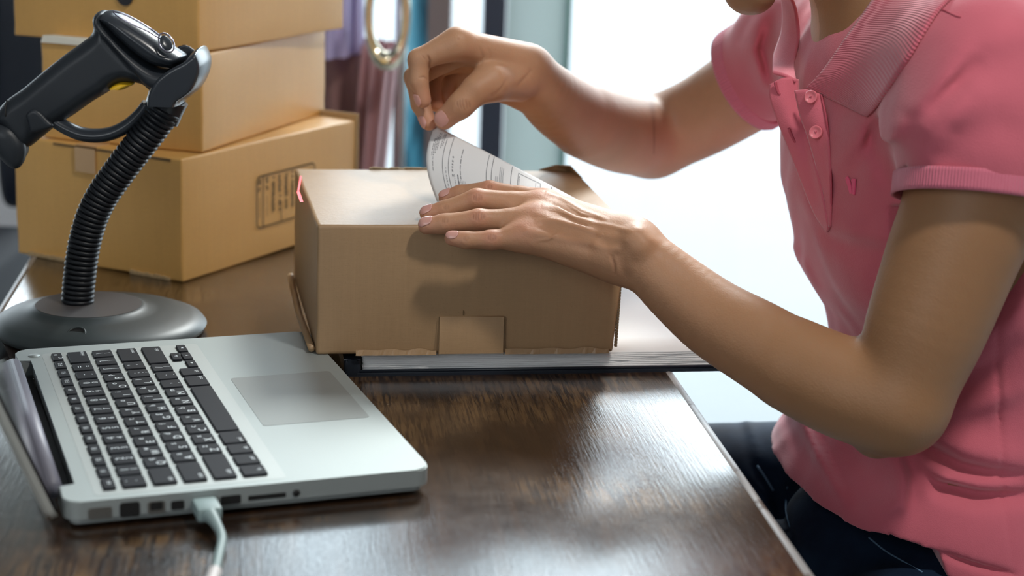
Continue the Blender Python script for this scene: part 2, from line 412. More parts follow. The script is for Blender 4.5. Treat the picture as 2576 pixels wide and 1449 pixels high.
bm = bmesh.new(); sweep(bm, [(xm, 2.25, .08), (xm, 2.25, zs+.03)], .028, 14, up=(1, 0, 0)); bmobj('gas_column', bm, M_STEEL, ch, True)
bm = bmesh.new(); sweep(bm, [(xm, 2.2, zs+.01), (xm+.05, 2.46, zs+.02), ((a+b)/2, 2.50, .72)], .02, 12, up=(1, 0, 0)); bmobj('back_bracket', bm, M_STEEL, ch, True)
for k in range(5):
    an = 2*pi*k/5+.3
    bm = bmesh.new(); sweep(bm, [(xm, 2.25, .10), (xm+.28*cos(an), 2.25+.28*sin(an), .065)], [.026, .015], 12, up=(0, 0, 1)); l_ = bmobj('leg', bm, M_CH, ch, True)
    bm = bmesh.new(); bmesh.ops.create_uvsphere(bm, u_segments=14, v_segments=8, radius=.026); bmesh.ops.translate(bm, verts=bm.verts, vec=(xm+.28*cos(an), 2.25+.28*sin(an), .026)); w_ = bmobj('castor', bm, M_BLK, l_, True, world=False)
    w_.matrix_parent_inverse = l_.matrix_basis.inverted()
# white side cabinet with a red bin
xa = atY(4, 300, 2.75)[0]
cb = empty('side_cabinet', (xa-.5, 2.72, 0), label='white side cabinet out of focus at the left edge behind the chair', cat='cabinet')
zt = float(atY(0, 262, 2.62)[2])
boxobj('cabinet_body', xa-.9, xa+.10, 2.64, 2.86, 0, zt-.012, mat('white_laminate', (.8, .8, .8), .4), cb, .004, world=True)
boxobj('cabinet_top', xa-.91, xa+.11, 2.63, 2.87, zt-.012, zt, mat('white_laminate_top', (.84, .84, .84), .35), cb, .003, world=True)
rb = empty('red_bin', (xa-.14, 2.70, zt), label='small red bin standing on the white side cabinet', cat='bin')
bm = bmesh.new()
pts = rrect(xa-.30, xa+.005, 2.62, 2.80, .02); prism(bm, pts, zt, zt+.075, .006)
bmobj('bin_body', bm, mat('red_plastic', (.55, .01, .03), .35), rb)
bm = bmesh.new(); prism(bm, rrect(xa-.305, xa+.01, 2.615, 2.805, .022), zt+.075, zt+.085, .003); bmobj('bin_lid', bm, mat('red_plastic_lid', (.5, .01, .03), .3), rb)
# ------------------------------------------------------------------ table
TZ = .75
tdir = Vector((.05, -.388, 0)).normalized()          # along the right edge, toward the camera
tperp = Vector((tdir.y, -tdir.x, 0))                 # to the left
A0 = Vector((.129, 1.323, 0)); 
Lw = abs((Vector((-.462, 1.625, 0))-A0).dot(tperp))
tfar = A0-tdir*.74; ang = math.atan2(-tdir.y, -tdir.x)-pi/2
tb = empty('wooden_table', (A0+tdir*0+tperp*Lw/2).to_tuple()[:2]+(0,), ang, label='dark stained wooden table with scratched glossy top carrying parcels and laptop', cat='table')
hw = Lw/2; f0, b0 = -1.15, .74   # along +y' = away from the camera
bm = bmesh.new(); bx(bm, -hw, hw, f0, b0, TZ-.035, TZ, .004, 3)
tt = autosmooth(bmobj('tabletop', bm, M_WOOD, tb, world=False), 40)
# worn bead along both long edges, edge highlights painted in as pale colour
for s in (-1, 1):
    bm = bmesh.new(); sweep(bm, [(s*(hw-.0015), f0+.004, TZ-.0045), (s*(hw-.0015), b0-.004, TZ-.0045)], .0052, 10, up=(0, 0, 1)); bmobj('worn_glint_edge', bm, M_WORN_GLINT, tt, True, world=False)
for sx in (-1, 1):
    for y_ in (f0+.05, b0-.05):
        boxobj('leg', sx*(hw-.045)-.03, sx*(hw-.045)+.03, y_-.03, y_+.03, 0, TZ-.035, M_WOOD, tb, .003)
for sx in (-1, 1): boxobj('apron', sx*(hw-.04)-.01, sx*(hw-.04)+.01, f0+.08, b0-.08, TZ-.10, TZ-.035, M_WOOD, tb, .002)

# ------------------------------------------------------------------ cartons
def carton(name, N, dirR, LR, dirL, LL, z0, h, mt, label, lid=True, seam=True, r=.0022):
    """N = near corner, dirR/dirL unit directions of the two visible sides (2D)"""
    ang = math.atan2(dirR[1], dirR[0])
    root = empty(name, (N[0], N[1], z0), ang, label, 'box')
    # local: x along dirR, y along dirL (rotate +90)
    bm = bmesh.new(); bx(bm, 0, LR, 0, LL, 0, h)
    bmesh.ops.subdivide_edges(bm, edges=list(bm.edges), cuts=5, use_grid_fill=True)
    rnd = random.Random(hash(name) % 1000+int(h*1e4))
    for v_ in bm.verts:
        x, y, z = v_.co; tx, ty, tz = x/LR, y/LL, z/h
        sag = .0022*sin(pi*tx)*sin(pi*tz)*(1 if ty in (0, 1) else 0)
        if y < 1e-5: v_.co.y -= sag*rnd.uniform(.4, 1)
        if x < 1e-5: v_.co.x -= .0022*sin(pi*ty)*sin(pi*tz)*rnd.uniform(.4, 1)
        v_.co += Vector([rnd.uniform(-.0004, .0004) for _ in range(3)])
    es = [e_ for e_ in bm.edges if len(e_.link_faces) == 2 and e_.calc_face_angle() > R(50)]
    bmesh.ops.bevel(bm, geom=es, offset=r, segments=3, affect='EDGES', profile=.6)
    o = autosmooth(bmobj('carton_body', bm, mt, root, world=False), 50)
    return root, o
def unit(v): v = np.array(v[:2], float); return v/np.linalg.norm(v)
# bottom of the stack
N1 = np.array([-.303, 1.552]); dR = unit((.134, .262)); dL = np.array([-dR[1], dR[0]])
b1, b1b = carton('tan_carton', N1, dR, .292, dL, .200, TZ, .115, M_TAN, 'largest tan cardboard box, at the bottom of the stack, with a stamped handling grid')
def loc(root_ang_dir, N, x, y): return (N+root_ang_dir*x+np.array([-root_ang_dir[1], root_ang_dir[0]])*y)
# open slots, torn edges, tape on box 1 (local coordinates of b1: x = long side, y = left side)
for (ya, yb) in ((.012, .045), (.075, .150)):
    o = boxobj('lid_slot', -.0006, .0012, ya, yb, .1118, .1138, M_DARKCORE, b1)
for (xa_, xb_, ya_, yb_) in ((-.002, .004, .014, .06), (-.0025, .003, .12, .185)):
    bm = bmesh.new(); n = 24
    for k in range(n):
        y_ = ya_+(yb_-ya_)*k/n; bx(bm, xa_-random.uniform(0, .0012), xb_, y_, y_+(yb_-ya_)/n*.9, -.0002 if False else 0.0002, .0025+random.uniform(0, .0015))
    bmobj('torn_bottom_edge', bm, M_CORE, b1, world=False)
bm = bmesh.new(); bx(bm, -.0032, -.0022, .098, .122, .090, .113, .0002, 1); bx(bm, -.0030, .03, .098, .122, .1152, .1157)
tp = bmobj('packing_tape', bm, M_TAPE, b1, world=False)
# far right raised flap
bm = bmesh.new(); bx(bm, .2925, .2955, -.002, .12, .0, .121, .0005, 1); fl = bmobj('side_flap', bm, M_CORE, b1, world=False)
# stamp on the long side (y=0 face): u along x, w along z
def stamp(root, x0, x1, z0, z1, y):
    bm = bmesh.new(); t = .0010
    def strip(pts, w=t):
        for p, q in zip(pts, pts[1:]):
            p = Vector((p[0], y, p[1])); q = Vector((q[0], y, q[1])); d = (q-p); 
            if d.length < 1e-7: continue
            d.normalize(); n_ = Vector((-d.z, 0, d.x))*w/2
            vs = [bm.verts.new(c) for c in (p-n_-d*w*.3, q-n_+d*w*.3, q+n_+d*w*.3, p+n_-d*w*.3)]
            bm.faces.new(vs)
    rr = rrect(x0, x1, z0, z1, .005); strip(rr+[rr[0]], .0014)
    xs = [x0+.010, x0+.0185, x0+.030, x0+.041, x0+.052]
    strip([(xs[0], z0), (xs[0], z1)], .0013)
    rnd = random.Random(4)
    # written lines run up the face
    for i, x in enumerate([x0+.004, x0+.0165, x0+.027, x0+.038, x0+.049, x0+.060]):
        if x > x1-.004: break
        if i in (0, 1): strip([(x, z0+.010), (x, z0+.030)], .0006)
        zz = z0+.012 if i > 1 else z0+.036
        lim = z1-.004
        while zz < lim:
            for q in range(3):
                a_ = rnd.uniform(-.0016, .0016); strip([(x+a_, zz), (x+rnd.uniform(-.0018, .0018), zz+.0016)], .0009)
            zz += .0019
            if rnd.random() < .12: zz += .003
        if i == 3: strip([(x+.003, z0), (x+.003, z1-.03)], .001)
    return bmobj('handling_stamp', bm, M_STAMP, root, world=False)
def on_long(px, py, N, dR_):   # pixel -> (x,z) on the long face plane of a box
    d = ray(px, py); n_ = np.array([dR_[1], -dR_[0], 0]); t_ = ((np.array([N[0], N[1], 0])-CAM)@n_)/(d@n_); P = CAM+d*t_
    return (P[:2]-N)@dR_, P[2]
sx0, sz0 = on_long(640, 574, N1, dR); sx1, sz1 = on_long(640, 445, N1, dR); sx2, _ = on_long(785, 410, N1, dR)
stamp(b1, sx0, sx2, sz0-TZ, sz1-TZ, -.0034)
# middle box
Z2 = TZ+.1155
N2 = np.array([-.2895, 1.583]); dR2 = unit((.083, .26)); dL2 = np.array([-dR2[1], dR2[0]])
b2, _ = carton('tan_carton', N2, dR2, .2735, dL2, .168, Z2, .0905, M_TAN, 'middle tan cardboard box of the stack, its left flap lifted')
bm = bmesh.new()
vs = [bm.verts.new(p) for p in ((-.0015, .070, .0905), (-.0015, .166, .0905), (-.001, .164, .0965), (.0, .11, .0965), (.06, .166, .0915), (.06, .07, .0915))]
bm.faces.new((vs[0], vs[1], vs[2], vs[3])); bm.faces.new((vs[2], vs[4], vs[5], vs[3])); o = bmobj('lifted_flap', bm, mat('white_carton_liner', (.75, .72, .62), .8), b2, world=False)
mm = o.modifiers.new('t', 'SOLIDIFY'); mm.thickness = .0015
# top box
Z3 = Z2+.0905+.0012
N3 = atZ(500, 133, Z3)[:2]; R3 = atZ(863, 72, Z3)[:2]; L3 = atZ(118, 78, Z3)[:2]
dR3 = unit(R3-N3); LR3 = float(np.linalg.norm(R3-N3)); LL3 = float(abs((L3-N3)@np.array([-dR3[1], dR3[0]])))
print('box3', N3, LR3, LL3)
b3, _ = carton('tan_carton', N3, dR3, min(LR3, .34), np.array([-dR3[1], dR3[0]]), min(LL3, .24), Z3, .066, M_TAN, 'top tan cardboard box of the stack, wider than the one beneath')
d = ray(318, -12); n_ = np.array([-dR3[0], -dR3[1], 0]); t_ = ((np.array([N3[0], N3[1], 0])-CAM)@n_)/(d@n_); P = CAM+d*t_
yy = float((P[:2]-N3)@np.array([-dR3[1], dR3[0]])); zz = float(P[2]-Z3)
bm = bmesh.new(); n = 28; vs = [bm.verts.new((-.0030, yy+.0095*cos(2*pi*k/n), zz+.0095*sin(2*pi*k/n))) for k in range(n)]; bm.faces.new(vs)
bmobj('round_stamp', bm, mat('black_box_print', (.03, .03, .035), .7), b3, world=False)

# front parcel: kraft box
LT = .768
Nf = np.array([-.148, 1.279]); dF = unit((.225, .036)); dS = unit((-.060, .222))
fb = empty('kraft_parcel', (Nf[0], Nf[1], LT), math.atan2(dF[1], dF[0]), 'brown cardboard parcel being labelled, in front of the tan stack', 'box')
BH = .102; BW = .236; BD = .226
skew = float(dS@dF)   # lid slightly out of square
bm = bmesh.new(); bx(bm, 0, BW, 0, BD, 0, BH)
bmesh.ops.subdivide_edges(bm, edges=list(bm.edges), cuts=7, use_grid_fill=True)
rnd = random.Random(3)
for v_ in bm.verts:
    x, y, z = v_.co; tx, ty, tz = x/BW, y/BD, z/BH
    if y < 1e-5: v_.co.y -= .003*sin(pi*tx)*sin(pi*tz)
    if x < 1e-5: v_.co.x -= .003*sin(pi*ty)*sin(pi*tz)
    v_.co.x += -.010*ty*(1-tx)+.004*tz*tx-.004*(1-tz)*tx
    if z > BH-1e-5: v_.co.z -= .0016*sin(pi*tx)*sin(pi*ty)
    v_.co += Vector([rnd.uniform(-.0003, .0003) for _ in range(3)])
es = [e_ for e_ in bm.edges if len(e_.link_faces) == 2 and e_.calc_face_angle() > R(50)]
bmesh.ops.bevel(bm, geom=es, offset=.003, segments=3, affect='EDGES', profile=.6)
fbb = autosmooth(bmobj('carton_body', bm, M_KRAFT, fb, world=False), 50)
# bottom tuck tab, bottom ridge at the left, lid edge at the back, right corner flap
tx0, tx1 = .094, .144
bm = bmesh.new(); prism(bm, [(tx0, -.0040), (tx1, -.0040), (tx1, -.0005), (tx0, -.0005)], .001, .031, .0008)
tab = autosmooth(bmobj('tuck_tab', bm, M_KRAFT, fb, world=False), 50)
bm = bmesh.new()
def sstrip(bm, a_, b_, w):
    a_, b_ = Vector(a_), Vector(b_); d_ = (b_-a_).normalized(); n_ = Vector((-d_.z, 0, d_.x))*w/2
    bm.faces.new([bm.verts.new(p) for p in (a_-n_, b_-n_, b_+n_, a_+n_)])
for a_, b_ in (((tx0-.0006, -.00425, .000), (tx0-.0006, -.00425, .031)), ((tx1+.0006, -.00425, .000), (tx1+.0006, -.00425, .031))):
    sstrip(bm, a_, b_, .0007); bmobj('tab_slit', bm, M_DARKCORE, fb, world=False); bm = bmesh.new()
sstrip(bm, (tx0+.018, -.0043, .032), (tx0+.018, -.0043, .036), .0006)
bmobj('pen_tick', bm, M_DARKCORE, fb, world=False)
for (xa_, xb_) in ((.030, .092), (.146, .228)):
    bm = bmesh.new(); n = 30; 
    lo = [bm.verts.new((xa_+(xb_-xa_)*k/n, -.0035-.0008*random.random(), .0002)) for k in range(n+1)]
    hi = [bm.verts.new((xa_+(xb_-xa_)*k/n, -.0028, .0045+.0012*sin(k*.6)*(k/n))) for k in range(n+1)]
    for k in range(n): bm.faces.new((lo[k], lo[k+1], hi[k+1], hi[k]))
    o = bmobj('torn_bottom_edge', bm, M_KRAFT, fb, world=False); mm = o.modifiers.new('t', 'SOLIDIFY'); mm.thickness = .0012
bm = bmesh.new(); sweep(bm, [(-.0035, .004, .004), (-.010, .10, .005), (-.0135, BD-.003, .006)], .0028, 8, up=(0, 0, 1)); bmobj('bottom_fold', bm, M_KRAFT, fb, True, world=False)
bm = bmesh.new()
for k in range(44):
    x = .055+.06*k/44*1.9
    if .17 > x > .118 and k % 3: continue
    bx(bm, x, x+.0024, BD-.002, BD+.001, BH-.001, BH+.0010+random.uniform(0, .0010))
bmobj('torn_lid_edge', bm, M_CORE, fb, world=False)
bm = bmesh.new(); vs = [bm.verts.new(p) for p in ((BW-.030, BD-.001, BH), (BW-.001, BD-.001, BH-.001), (BW+.003, BD-.035, BH-.001), (BW-.004, BD-.012, BH+.006), (BW-.016, BD-.002, BH+.0045))]
bm.faces.new(vs); o = bmobj('corner_flap', bm, M_KRAFT, fb, world=False); mm = o.modifiers.new('t', 'SOLIDIFY'); mm.thickness = .0014
# dark open edge on the right side of the front face
bm = bmesh.new()
for k in range(26):
    z = .004+.062*k/26; bx(bm, BW-.0005-.0022*(1-z/.1), BW+.0016-.0022*(1-z/.1), .001, .004, z, z+.0019)
bmobj('corrugated_side_edge', bm, M_DARKCORE, fb, world=False)
# scanner's red laser light, imitated by thin glowing strips on the parcel
M_LASER = mat('laser_light_glow', (1, .1, .1), .5, emit=(1, .10, .14), es=1.0)
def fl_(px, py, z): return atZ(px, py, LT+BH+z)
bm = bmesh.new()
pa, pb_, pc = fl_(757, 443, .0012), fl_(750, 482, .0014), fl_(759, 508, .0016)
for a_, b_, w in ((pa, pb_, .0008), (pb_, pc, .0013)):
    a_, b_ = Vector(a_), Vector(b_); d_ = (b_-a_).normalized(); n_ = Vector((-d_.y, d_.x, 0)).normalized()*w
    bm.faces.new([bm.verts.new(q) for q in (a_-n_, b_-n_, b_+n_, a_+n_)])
bmobj('laser_light_strip', bm, M_LASER, fb)

# ------------------------------------------------------------------ binder with papers
nbA = atZ(885, 948, TZ)[:2]; nbB = atZ(1800, 934, TZ)[:2]; dN = unit(nbB-nbA); ra = math.atan2(dN[1], dN[0])
nb = empty('paper_binder', (nbA[0], nbA[1], TZ), ra, 'black binder holding a stack of white paper, under the brown parcel', 'binder')
NW, ND = .345, .26
bm = bmesh.new(); prism(bm, rrect(0, NW, 0, ND, .004), 0, .0030, .0008); autosmooth(bmobj('back_cover', bm, M_LEATH, nb, world=False))
bm = bmesh.new(); prism(bm, rrect(-.006, .007, 0, ND, .003), 0, .0135, .003); autosmooth(bmobj('spine', bm, M_LEATH, nb, world=False))
bm = bmesh.new(); sweep(bm, [(.005, .0015, .0040), (NW-.002, .0015, .0040)], .0012, 8, up=(0, 0, 1)); bmobj('cover_hem', bm, M_LEATH, nb, True, world=False)
rnd = random.Random(9)
for k in range(9):
    z = .0032+.00145*k; ox = rnd.uniform(-.001, .001)
    P = []
    for i in range(25):
        row = []
        for j in range(7):
            x = .009+ox+(NW-.018)*i/24; y = .006+rnd.uniform(-.0006, .0006)*(j == 0)+.002*(k/8)+(ND-.012)*j/6
            lift = .0010*max(0, (i-16)/8)**2*(k/8)*(1-j/6)
            row.append((x, y, z+lift))
        P.append(row)
    o = grid_mesh('paper_sheet', np.array(P), M_PAPER, None, thick=.0011, offset=-1); o.parent = nb

# ------------------------------------------------------------------ laptop
la = R(21.0); Lu = np.array([cos(la), sin(la)]); Lv = np.array([-sin(la), cos(la)]); LO = np.array([-.25883, .9598])
lt = empty('laptop', (LO[0], LO[1], TZ), la, 'silver laptop with black keys, open on the table in front of the scanner stand', 'laptop')
LT0, LT1 = .0025, .0180   # base bottom/top above the table
# body with clutch notch on the hinge side
def lap_outline(inset=0.0):
    r = .010; n0, n1 = .030, .295; d_ = .0105
    pts = []
    def arc(cx, cy, a0, a1, rr=r, n=6):
        for i in range(n+1):
            a = R(a0+(a1-a0)*i/n); pts.append((cx+rr*cos(a), cy+rr*sin(a)))
    arc(.227-r, .325-r, 0, 90); arc(0+r, .325-r, 90, 180)
    pts.extend([(0, n1), (d_, n1), (d_, n0), (0, n0)])
    arc(r, r, 180, 270); arc(.227-r, r, 270, 360)
    return pts
bm = bmesh.new(); prism(bm, lap_outline(), LT0, LT1)
te = [e_ for e_ in bm.edges if abs(e_.verts[0].co.z-LT1) < 1e-6 and abs(e_.verts[1].co.z-LT1) < 1e-6]
bmesh.ops.bevel(bm, geom=te, offset=.0009, segments=2, affect='EDGES')
be = [e_ for e_ in bm.edges if abs(e_.verts[0].co.z-LT0) < 1e-6 and abs(e_.verts[1].co.z-LT0) < 1e-6]
bmesh.ops.bevel(bm, geom=be, offset=.004, segments=3, affect='EDGES')
base = autosmooth(bmobj('base', bm, M_ALU, lt, world=False), 30)
for x in (.02, .207):
    for y in (.02, .305):
        bm = bmesh.new(); bmesh.ops.create_cone(bm, cap_ends=True, segments=20, radius1=.006, radius2=.006, depth=.0025); bmesh.ops.translate(bm, verts=bm.verts, vec=(x, y, .00125)); bmobj('rubber_foot', bm, M_BLK, lt, world=False)
bm = bmesh.new(); prism(bm, rrect(.0185, .1355, .007, .3095, .004), LT1-.0004, LT1+.00012); bmobj('keyboard_well', bm, M_KEYWELL, lt, world=False)
bm = bmesh.new(); prism(bm, rrect(.1427, .2170, .1060, .2160, .003), LT1-.0003, LT1+.00018); bmobj('trackpad', bm, M_PAD, lt, world=False)
bm = bmesh.new(); prism(bm, rrect(.0022, .0095, .034, .291, .0005), LT0, LT0+.004); bmobj('hinge_gap', bm, M_PORT, lt, world=False)
bm = bmesh.new(); sweep(bm, [(-.0035, .0335, .0150), (-.0035, .2925, .0150)], .0062, 20, up=(0, 0, 1)); bmobj('hinge_cover', bm, M_HINGE, lt, True, world=False)
# power button
bm = bmesh.new(); bmesh.ops.create_cone(bm, cap_ends=True, segments=24, radius1=.0045, radius2=.0043, depth=.0006); bmesh.ops.translate(bm, verts=bm.verts, vec=(.013, .306, LT1+.0002)); bmobj('power_button', bm, M_ALU, lt, True, world=False)
# lid, opened a bit past upright: hinge axis along local y
th = R(112); ld = Vector((cos(th), 0, sin(th))); ln = Vector((-ld.z, 0, ld.x))   # ln = outer side
LH = .225; h0 = Vector((-.0045, 0, .0135))
def lid_slab(name, a0, a1, y0, y1, n0, n1, mt, bev=.0, parent=None):
    bm = bmesh.new(); pts = rrect(a0, a1, y0, y1, .009)
    lo = [bm.verts.new(h0+ld*p+ln*n0+Vector((0, q, 0))) for p, q in pts]; hi = [bm.verts.new(h0+ld*p+ln*n1+Vector((0, q, 0))) for p, q in pts]
    n = len(pts); bm.faces.new(lo[::-1]); tf = bm.faces.new(hi)
    for i in range(n): bm.faces.new((lo[i], lo[(i+1) % n], hi[(i+1) % n], hi[i]))
    bmesh.ops.recalc_face_normals(bm, faces=bm.faces)
    if bev: bmesh.ops.bevel(bm, geom=list(tf.edges), offset=bev, segments=3, affect='EDGES')
    return autosmooth(bmobj(name, bm, mt, parent or lt, world=False), 35)
lid = lid_slab('lid', -.006, LH, .000, .325, .0012, .0072, M_ALU2, .0025)
lid_slab('screen', -.004, LH-.002, .002, .323, -.0006, .0014, M_SCREEN)
# ports on the side facing the camera (local y = 0)
def port(name, x0, x1, z0, z1, mt=M_PORT, y=-.0003):
    bm = bmesh.new(); pts = rrect(x0, x1, z0, z1, min((x1-x0), (z1-z0))*.2, 3)
    vs = [bm.verts.new((p, y, q)) for p, q in pts]; ws = [bm.verts.new((p, .004, q)) for p, q in pts]
    bm.faces.new(vs)
    for i in range(len(pts)): bm.faces.new((vs[i], ws[i], ws[(i+1) % len(pts)], vs[(i+1) % len(pts)]))
    return bmobj(name, bm, mt, lt, world=False)
port('power_port', .0135, .0275, .0062, .0135, M_PORTM); 
port('network_port', .0320, .0440, .0055, .0150)
port('firewire_port', .0485, .0590, .0060, .0140, M_PORTM); port('firewire_port_slot', .0500, .0575, .0085, .0135, y=-.0006)
port('display_port', .0625, .0705, .0072, .0130)
port('usb_port', .0925, .1050, .0072, .0130); port('card_slot', .1095, .1330, .0085, .0115)
bm = bmesh.new(); bmesh.ops.create_cone(bm, cap_ends=True, segments=24, radius1=.0022, radius2=.0022, depth=.003); bmesh.ops.rotate(bm, verts=bm.verts, matrix=Matrix.Rotation(pi/2, 3, 'X')); bmesh.ops.translate(bm, verts=bm.verts, vec=(.1395, .0008, .0105)); bmobj('audio_jack', bm, M_PORT, lt, True, world=False)
# keys
U = .2925/14.5; V0 = .0125; U0 = .0250
rows = [('f', U0, .0074, [14.5/14]*14), ('n', .0366, .0142, [1]*13+[1.5]), ('q', .0550, .0142, [1.5]+[1]*13), ('a', .0734, .0142, [1.75]+[1]*11+[1.75]), ('z', .0918, .0142, [2.25]+[1]*10+[2.25])]
LEG = {'f': ['esc', 'F1', 'F2', 'F3', 'F4', 'F5', 'F6', 'F7', 'F8', 'F9', 'F10', 'F11', 'F12', '⏏'],
       'n': list('`1234567890-=')+['delete'], 'q': ['tab']+list('QWERTYUIOP[]\\'), 'a': ['caps']+list("ASDFGHJKL;'")+['return'],
       'z': ['shift']+list('ZXCVBNM,./')+['shift']}
font_cache = {}
def text_mesh(s, size):
    if s not in font_cache:
        cu = bpy.data.curves.new('t', 'FONT'); cu.body = s; cu.size = 1; cu.resolution_u = 2; cu.align_x = 'CENTER'; cu.align_y = 'CENTER'
        ob = bpy.data.objects.new('t', cu); COL.objects.link(ob); dg = bpy.context.evaluated_depsgraph_get(); me = bpy.data.meshes.new_from_object(ob.evaluated_get(dg))
        vs = [v_.co.copy() for v_ in me.vertices]; fs = [tuple(p.vertices) for p in me.polygons]
        bpy.data.objects.remove(ob); bpy.data.curves.remove(cu); bpy.data.meshes.remove(me); font_cache[s] = (vs, fs)
    return font_cache[s]
keymesh = {}
def key(v0, v1, u0, u1, leg, big=True):
    w, d_ = round(v1-v0-.0030, 5), round(u1-u0, 5)
    if (w, d_) not in keymesh:
        bm = bmesh.new(); prism(bm, rrect(0, d_, 0, w, .0012, 3), 0, .0017, .0004, 1); me = bpy.data.meshes.new('key'); bm.to_mesh(me); bm.free(); me.materials.append(M_KEY); keymesh[(w, d_)] = me
    o = bpy.data.objects.new('key', keymesh[(w, d_)]); COL.objects.link(o); o.parent = lt; o.location = (u0, v0+.0015, LT1+.0001)
    items = []
    if leg:
        if len(leg) == 1 and leg.isalpha(): items = [(leg, .0062, .70, .30), (leg.lower(), .0052, .32, .72)]
        elif len(leg) == 1: items = [(leg, .0060, .35, .5), (leg, .0050, .75, .5)]
        else: items = [(leg, .0034 if d_ > .01 else .0036, .75 if d_ > .01 else .5, .5 if w < .022 else (.22 if v0 < .1 else .78))]
    if items:
        vs_, fs_ = [], []
        for s, sz, fu, fv in items:
            a, b = text_mesh(s, 1); k0 = len(vs_)
            for p in a: vs_.append((fu*d_-p.y*sz*1.25, fv*w+p.x*sz*1.25, .00175))      # text top points to the hinge (-u), reads along +v
            fs_ += [tuple(i+k0 for i in f) for f in b]
        if fs_:
            l_ = mesh('key_legend', vs_, fs_, M_LEGEND); l_.parent = o
    return o
for rid, u0, dd, ws in rows:
    v = V0
    for w, lg in zip(ws, LEG[rid]):
        key(v, v+w*U, u0, u0+dd, lg if lg != '⏏' else 'o'); v += w*U
v = V0; ub = .1102
for w, lg in zip([1, 1, 1, 1.25, 5, 1.25, 1], ['fn', 'ctrl', 'alt', 'cmd', '', 'cmd', 'alt']):
    key(v, v+w*U, ub, ub+.0150, lg); v += w*U
for i, (du0, du1, c) in enumerate(((.0080, .0150, '<'), (.0080, .0150, 'v'), (.0080, .0150, '>'))):
    key(v+i*U, v+(i+1)*U, ub+du0, ub+du1, None)
key(v+U, v+2*U, ub, ub+.0071, None)
# arrow marks
for i, (uu, rot) in enumerate(((.0117, 180), (.0117, 90), (.0117, 0), (.0035, -90))):
    vv = v+U*(.5+(i if i < 3 else 1)); s = .0016
    pts = [(s*cos(R(rot+a)), s*sin(R(rot+a))) for a in (0, 130, 230)]
    mesh('arrow_mark', [(ub+uu+ (p[1]), vv+p[0], LT1+.0019) for p in pts], [(0, 1, 2)], M_LEGEND).parent = lt
# usb cable plugged in beside the ports
cb_ = bpy.data.objects.new('usb_cable', None); COL.objects.link(cb_); cb_.location = (0, 0, 0)
def lw(x, y, z): p = LO+Lu*x+Lv*y; return (p[0], p[1], TZ+z)
cb_.location = lw(.082, -.02, 0)
tag(cb_, 'grey cable plugged into the near side of the silver laptop', 'cable')
bm = bmesh.new(); bx(bm, .0745, .0895, -.0215, -.0002, .0055, .0145, .002, 2)
for v_ in bm.verts:
    p = lw(*v_.co); v_.co = p
autosmooth(bmobj('plug', bm, M_CABLE, cb_), 40)
e1 = atZ(550, 1400, TZ+.003); e2 = atZ(535, 1460, TZ+.003); e3 = atZ(500, 1560, TZ+.003)
pth = catmull([lw(.082, -.0205, .010), lw(.0835, -.029, .0085), atZ(558, 1352, TZ+.005), e1, e2, e3], 8)
bm = bmesh.new(); sweep(bm, pth, [.0048-.0020*min(1, i/12) for i in range(len(pth))], 14, up=(0, 0, 1)); bmobj('cord', bm, M_CABLE, cb_, True)
sl = catmull([atZ(541, 1437, TZ+.0035), atZ(536, 1452, TZ+.0035), atZ(525, 1480, TZ+.0035)], 4)
bm = bmesh.new(); sweep(bm, sl, .0038, 14, up=(0, 0, 1)); bmobj('pale_sleeve', bm, mat('pale_cable_sleeve', (.6, .56, .55), .5), cb_, True)
# ------------------------------------------------------------------ implicit surface modelling
class Leaf:
    def __init__(s, f): s.f = f
def v3(p): return np.array([float(c) for c in p])
def rc(a, b, r1, r2, n=None, sq=1.0):
    """tapered round limb from a to b; n,sq flatten it along n"""
    a, b = v3(a), v3(b); ba = b-a; L2 = max(ba@ba, 1e-9)
    if n is not None:
        n = v3(n); n = n-ba*(n@ba)/L2; n /= np.linalg.norm(n)+1e-9
    def f(P):
        q = P-a; h = np.clip(q@ba/L2, 0, 1)
        w = q-h[:, None]*ba
        if n is not None: w = w+np.outer(w@n, n)*(1/sq-1)
        return np.sqrt((w*w).sum(1))-(r1+(r2-r1)*h)
    return Leaf(f)
def ell(c, ax, rad):
    """ellipsoid: centre, 3 axes rows, radii"""
    c = v3(c); ax = np.array(ax, float); rad = np.array(rad, float)
    def f(P):
        q = (P-c)@ax.T; k0 = np.sqrt(((q/rad)**2).sum(1)); k1 = np.sqrt(((q/rad**2)**2).sum(1))+1e-9
        return k0*(k0-1)/k1
    return Leaf(f)
def chain(pts, rads, k=.004, n=None, sq=1.0):
    return ('u', k, [rc(pts[i], pts[i+1], rads[i], rads[i+1], n, sq) for i in range(len(pts)-1)])
def smin(a, b, k):
    h = np.maximum(k-np.abs(a-b), 0)/k
    return np.minimum(a, b)-h*h*k*.25
def leaves(t, out_=None):
    out_ = [] if out_ is None else out_
    if isinstance(t, Leaf): out_.append(t)
    else:
        for c in t[2]: leaves(c, out_)
    return out_
def ev(t, P, act):
    if isinstance(t, Leaf): return t.f(P) if (act is None or t in act) else None
    op, k, ch = t; r = None
    if op == 'u':
        for c in ch:
            d = ev(c, P, act)
            if d is None: continue
            r = d if r is None else (smin(r, d, k) if k > 0 else np.minimum(r, d))
        return r
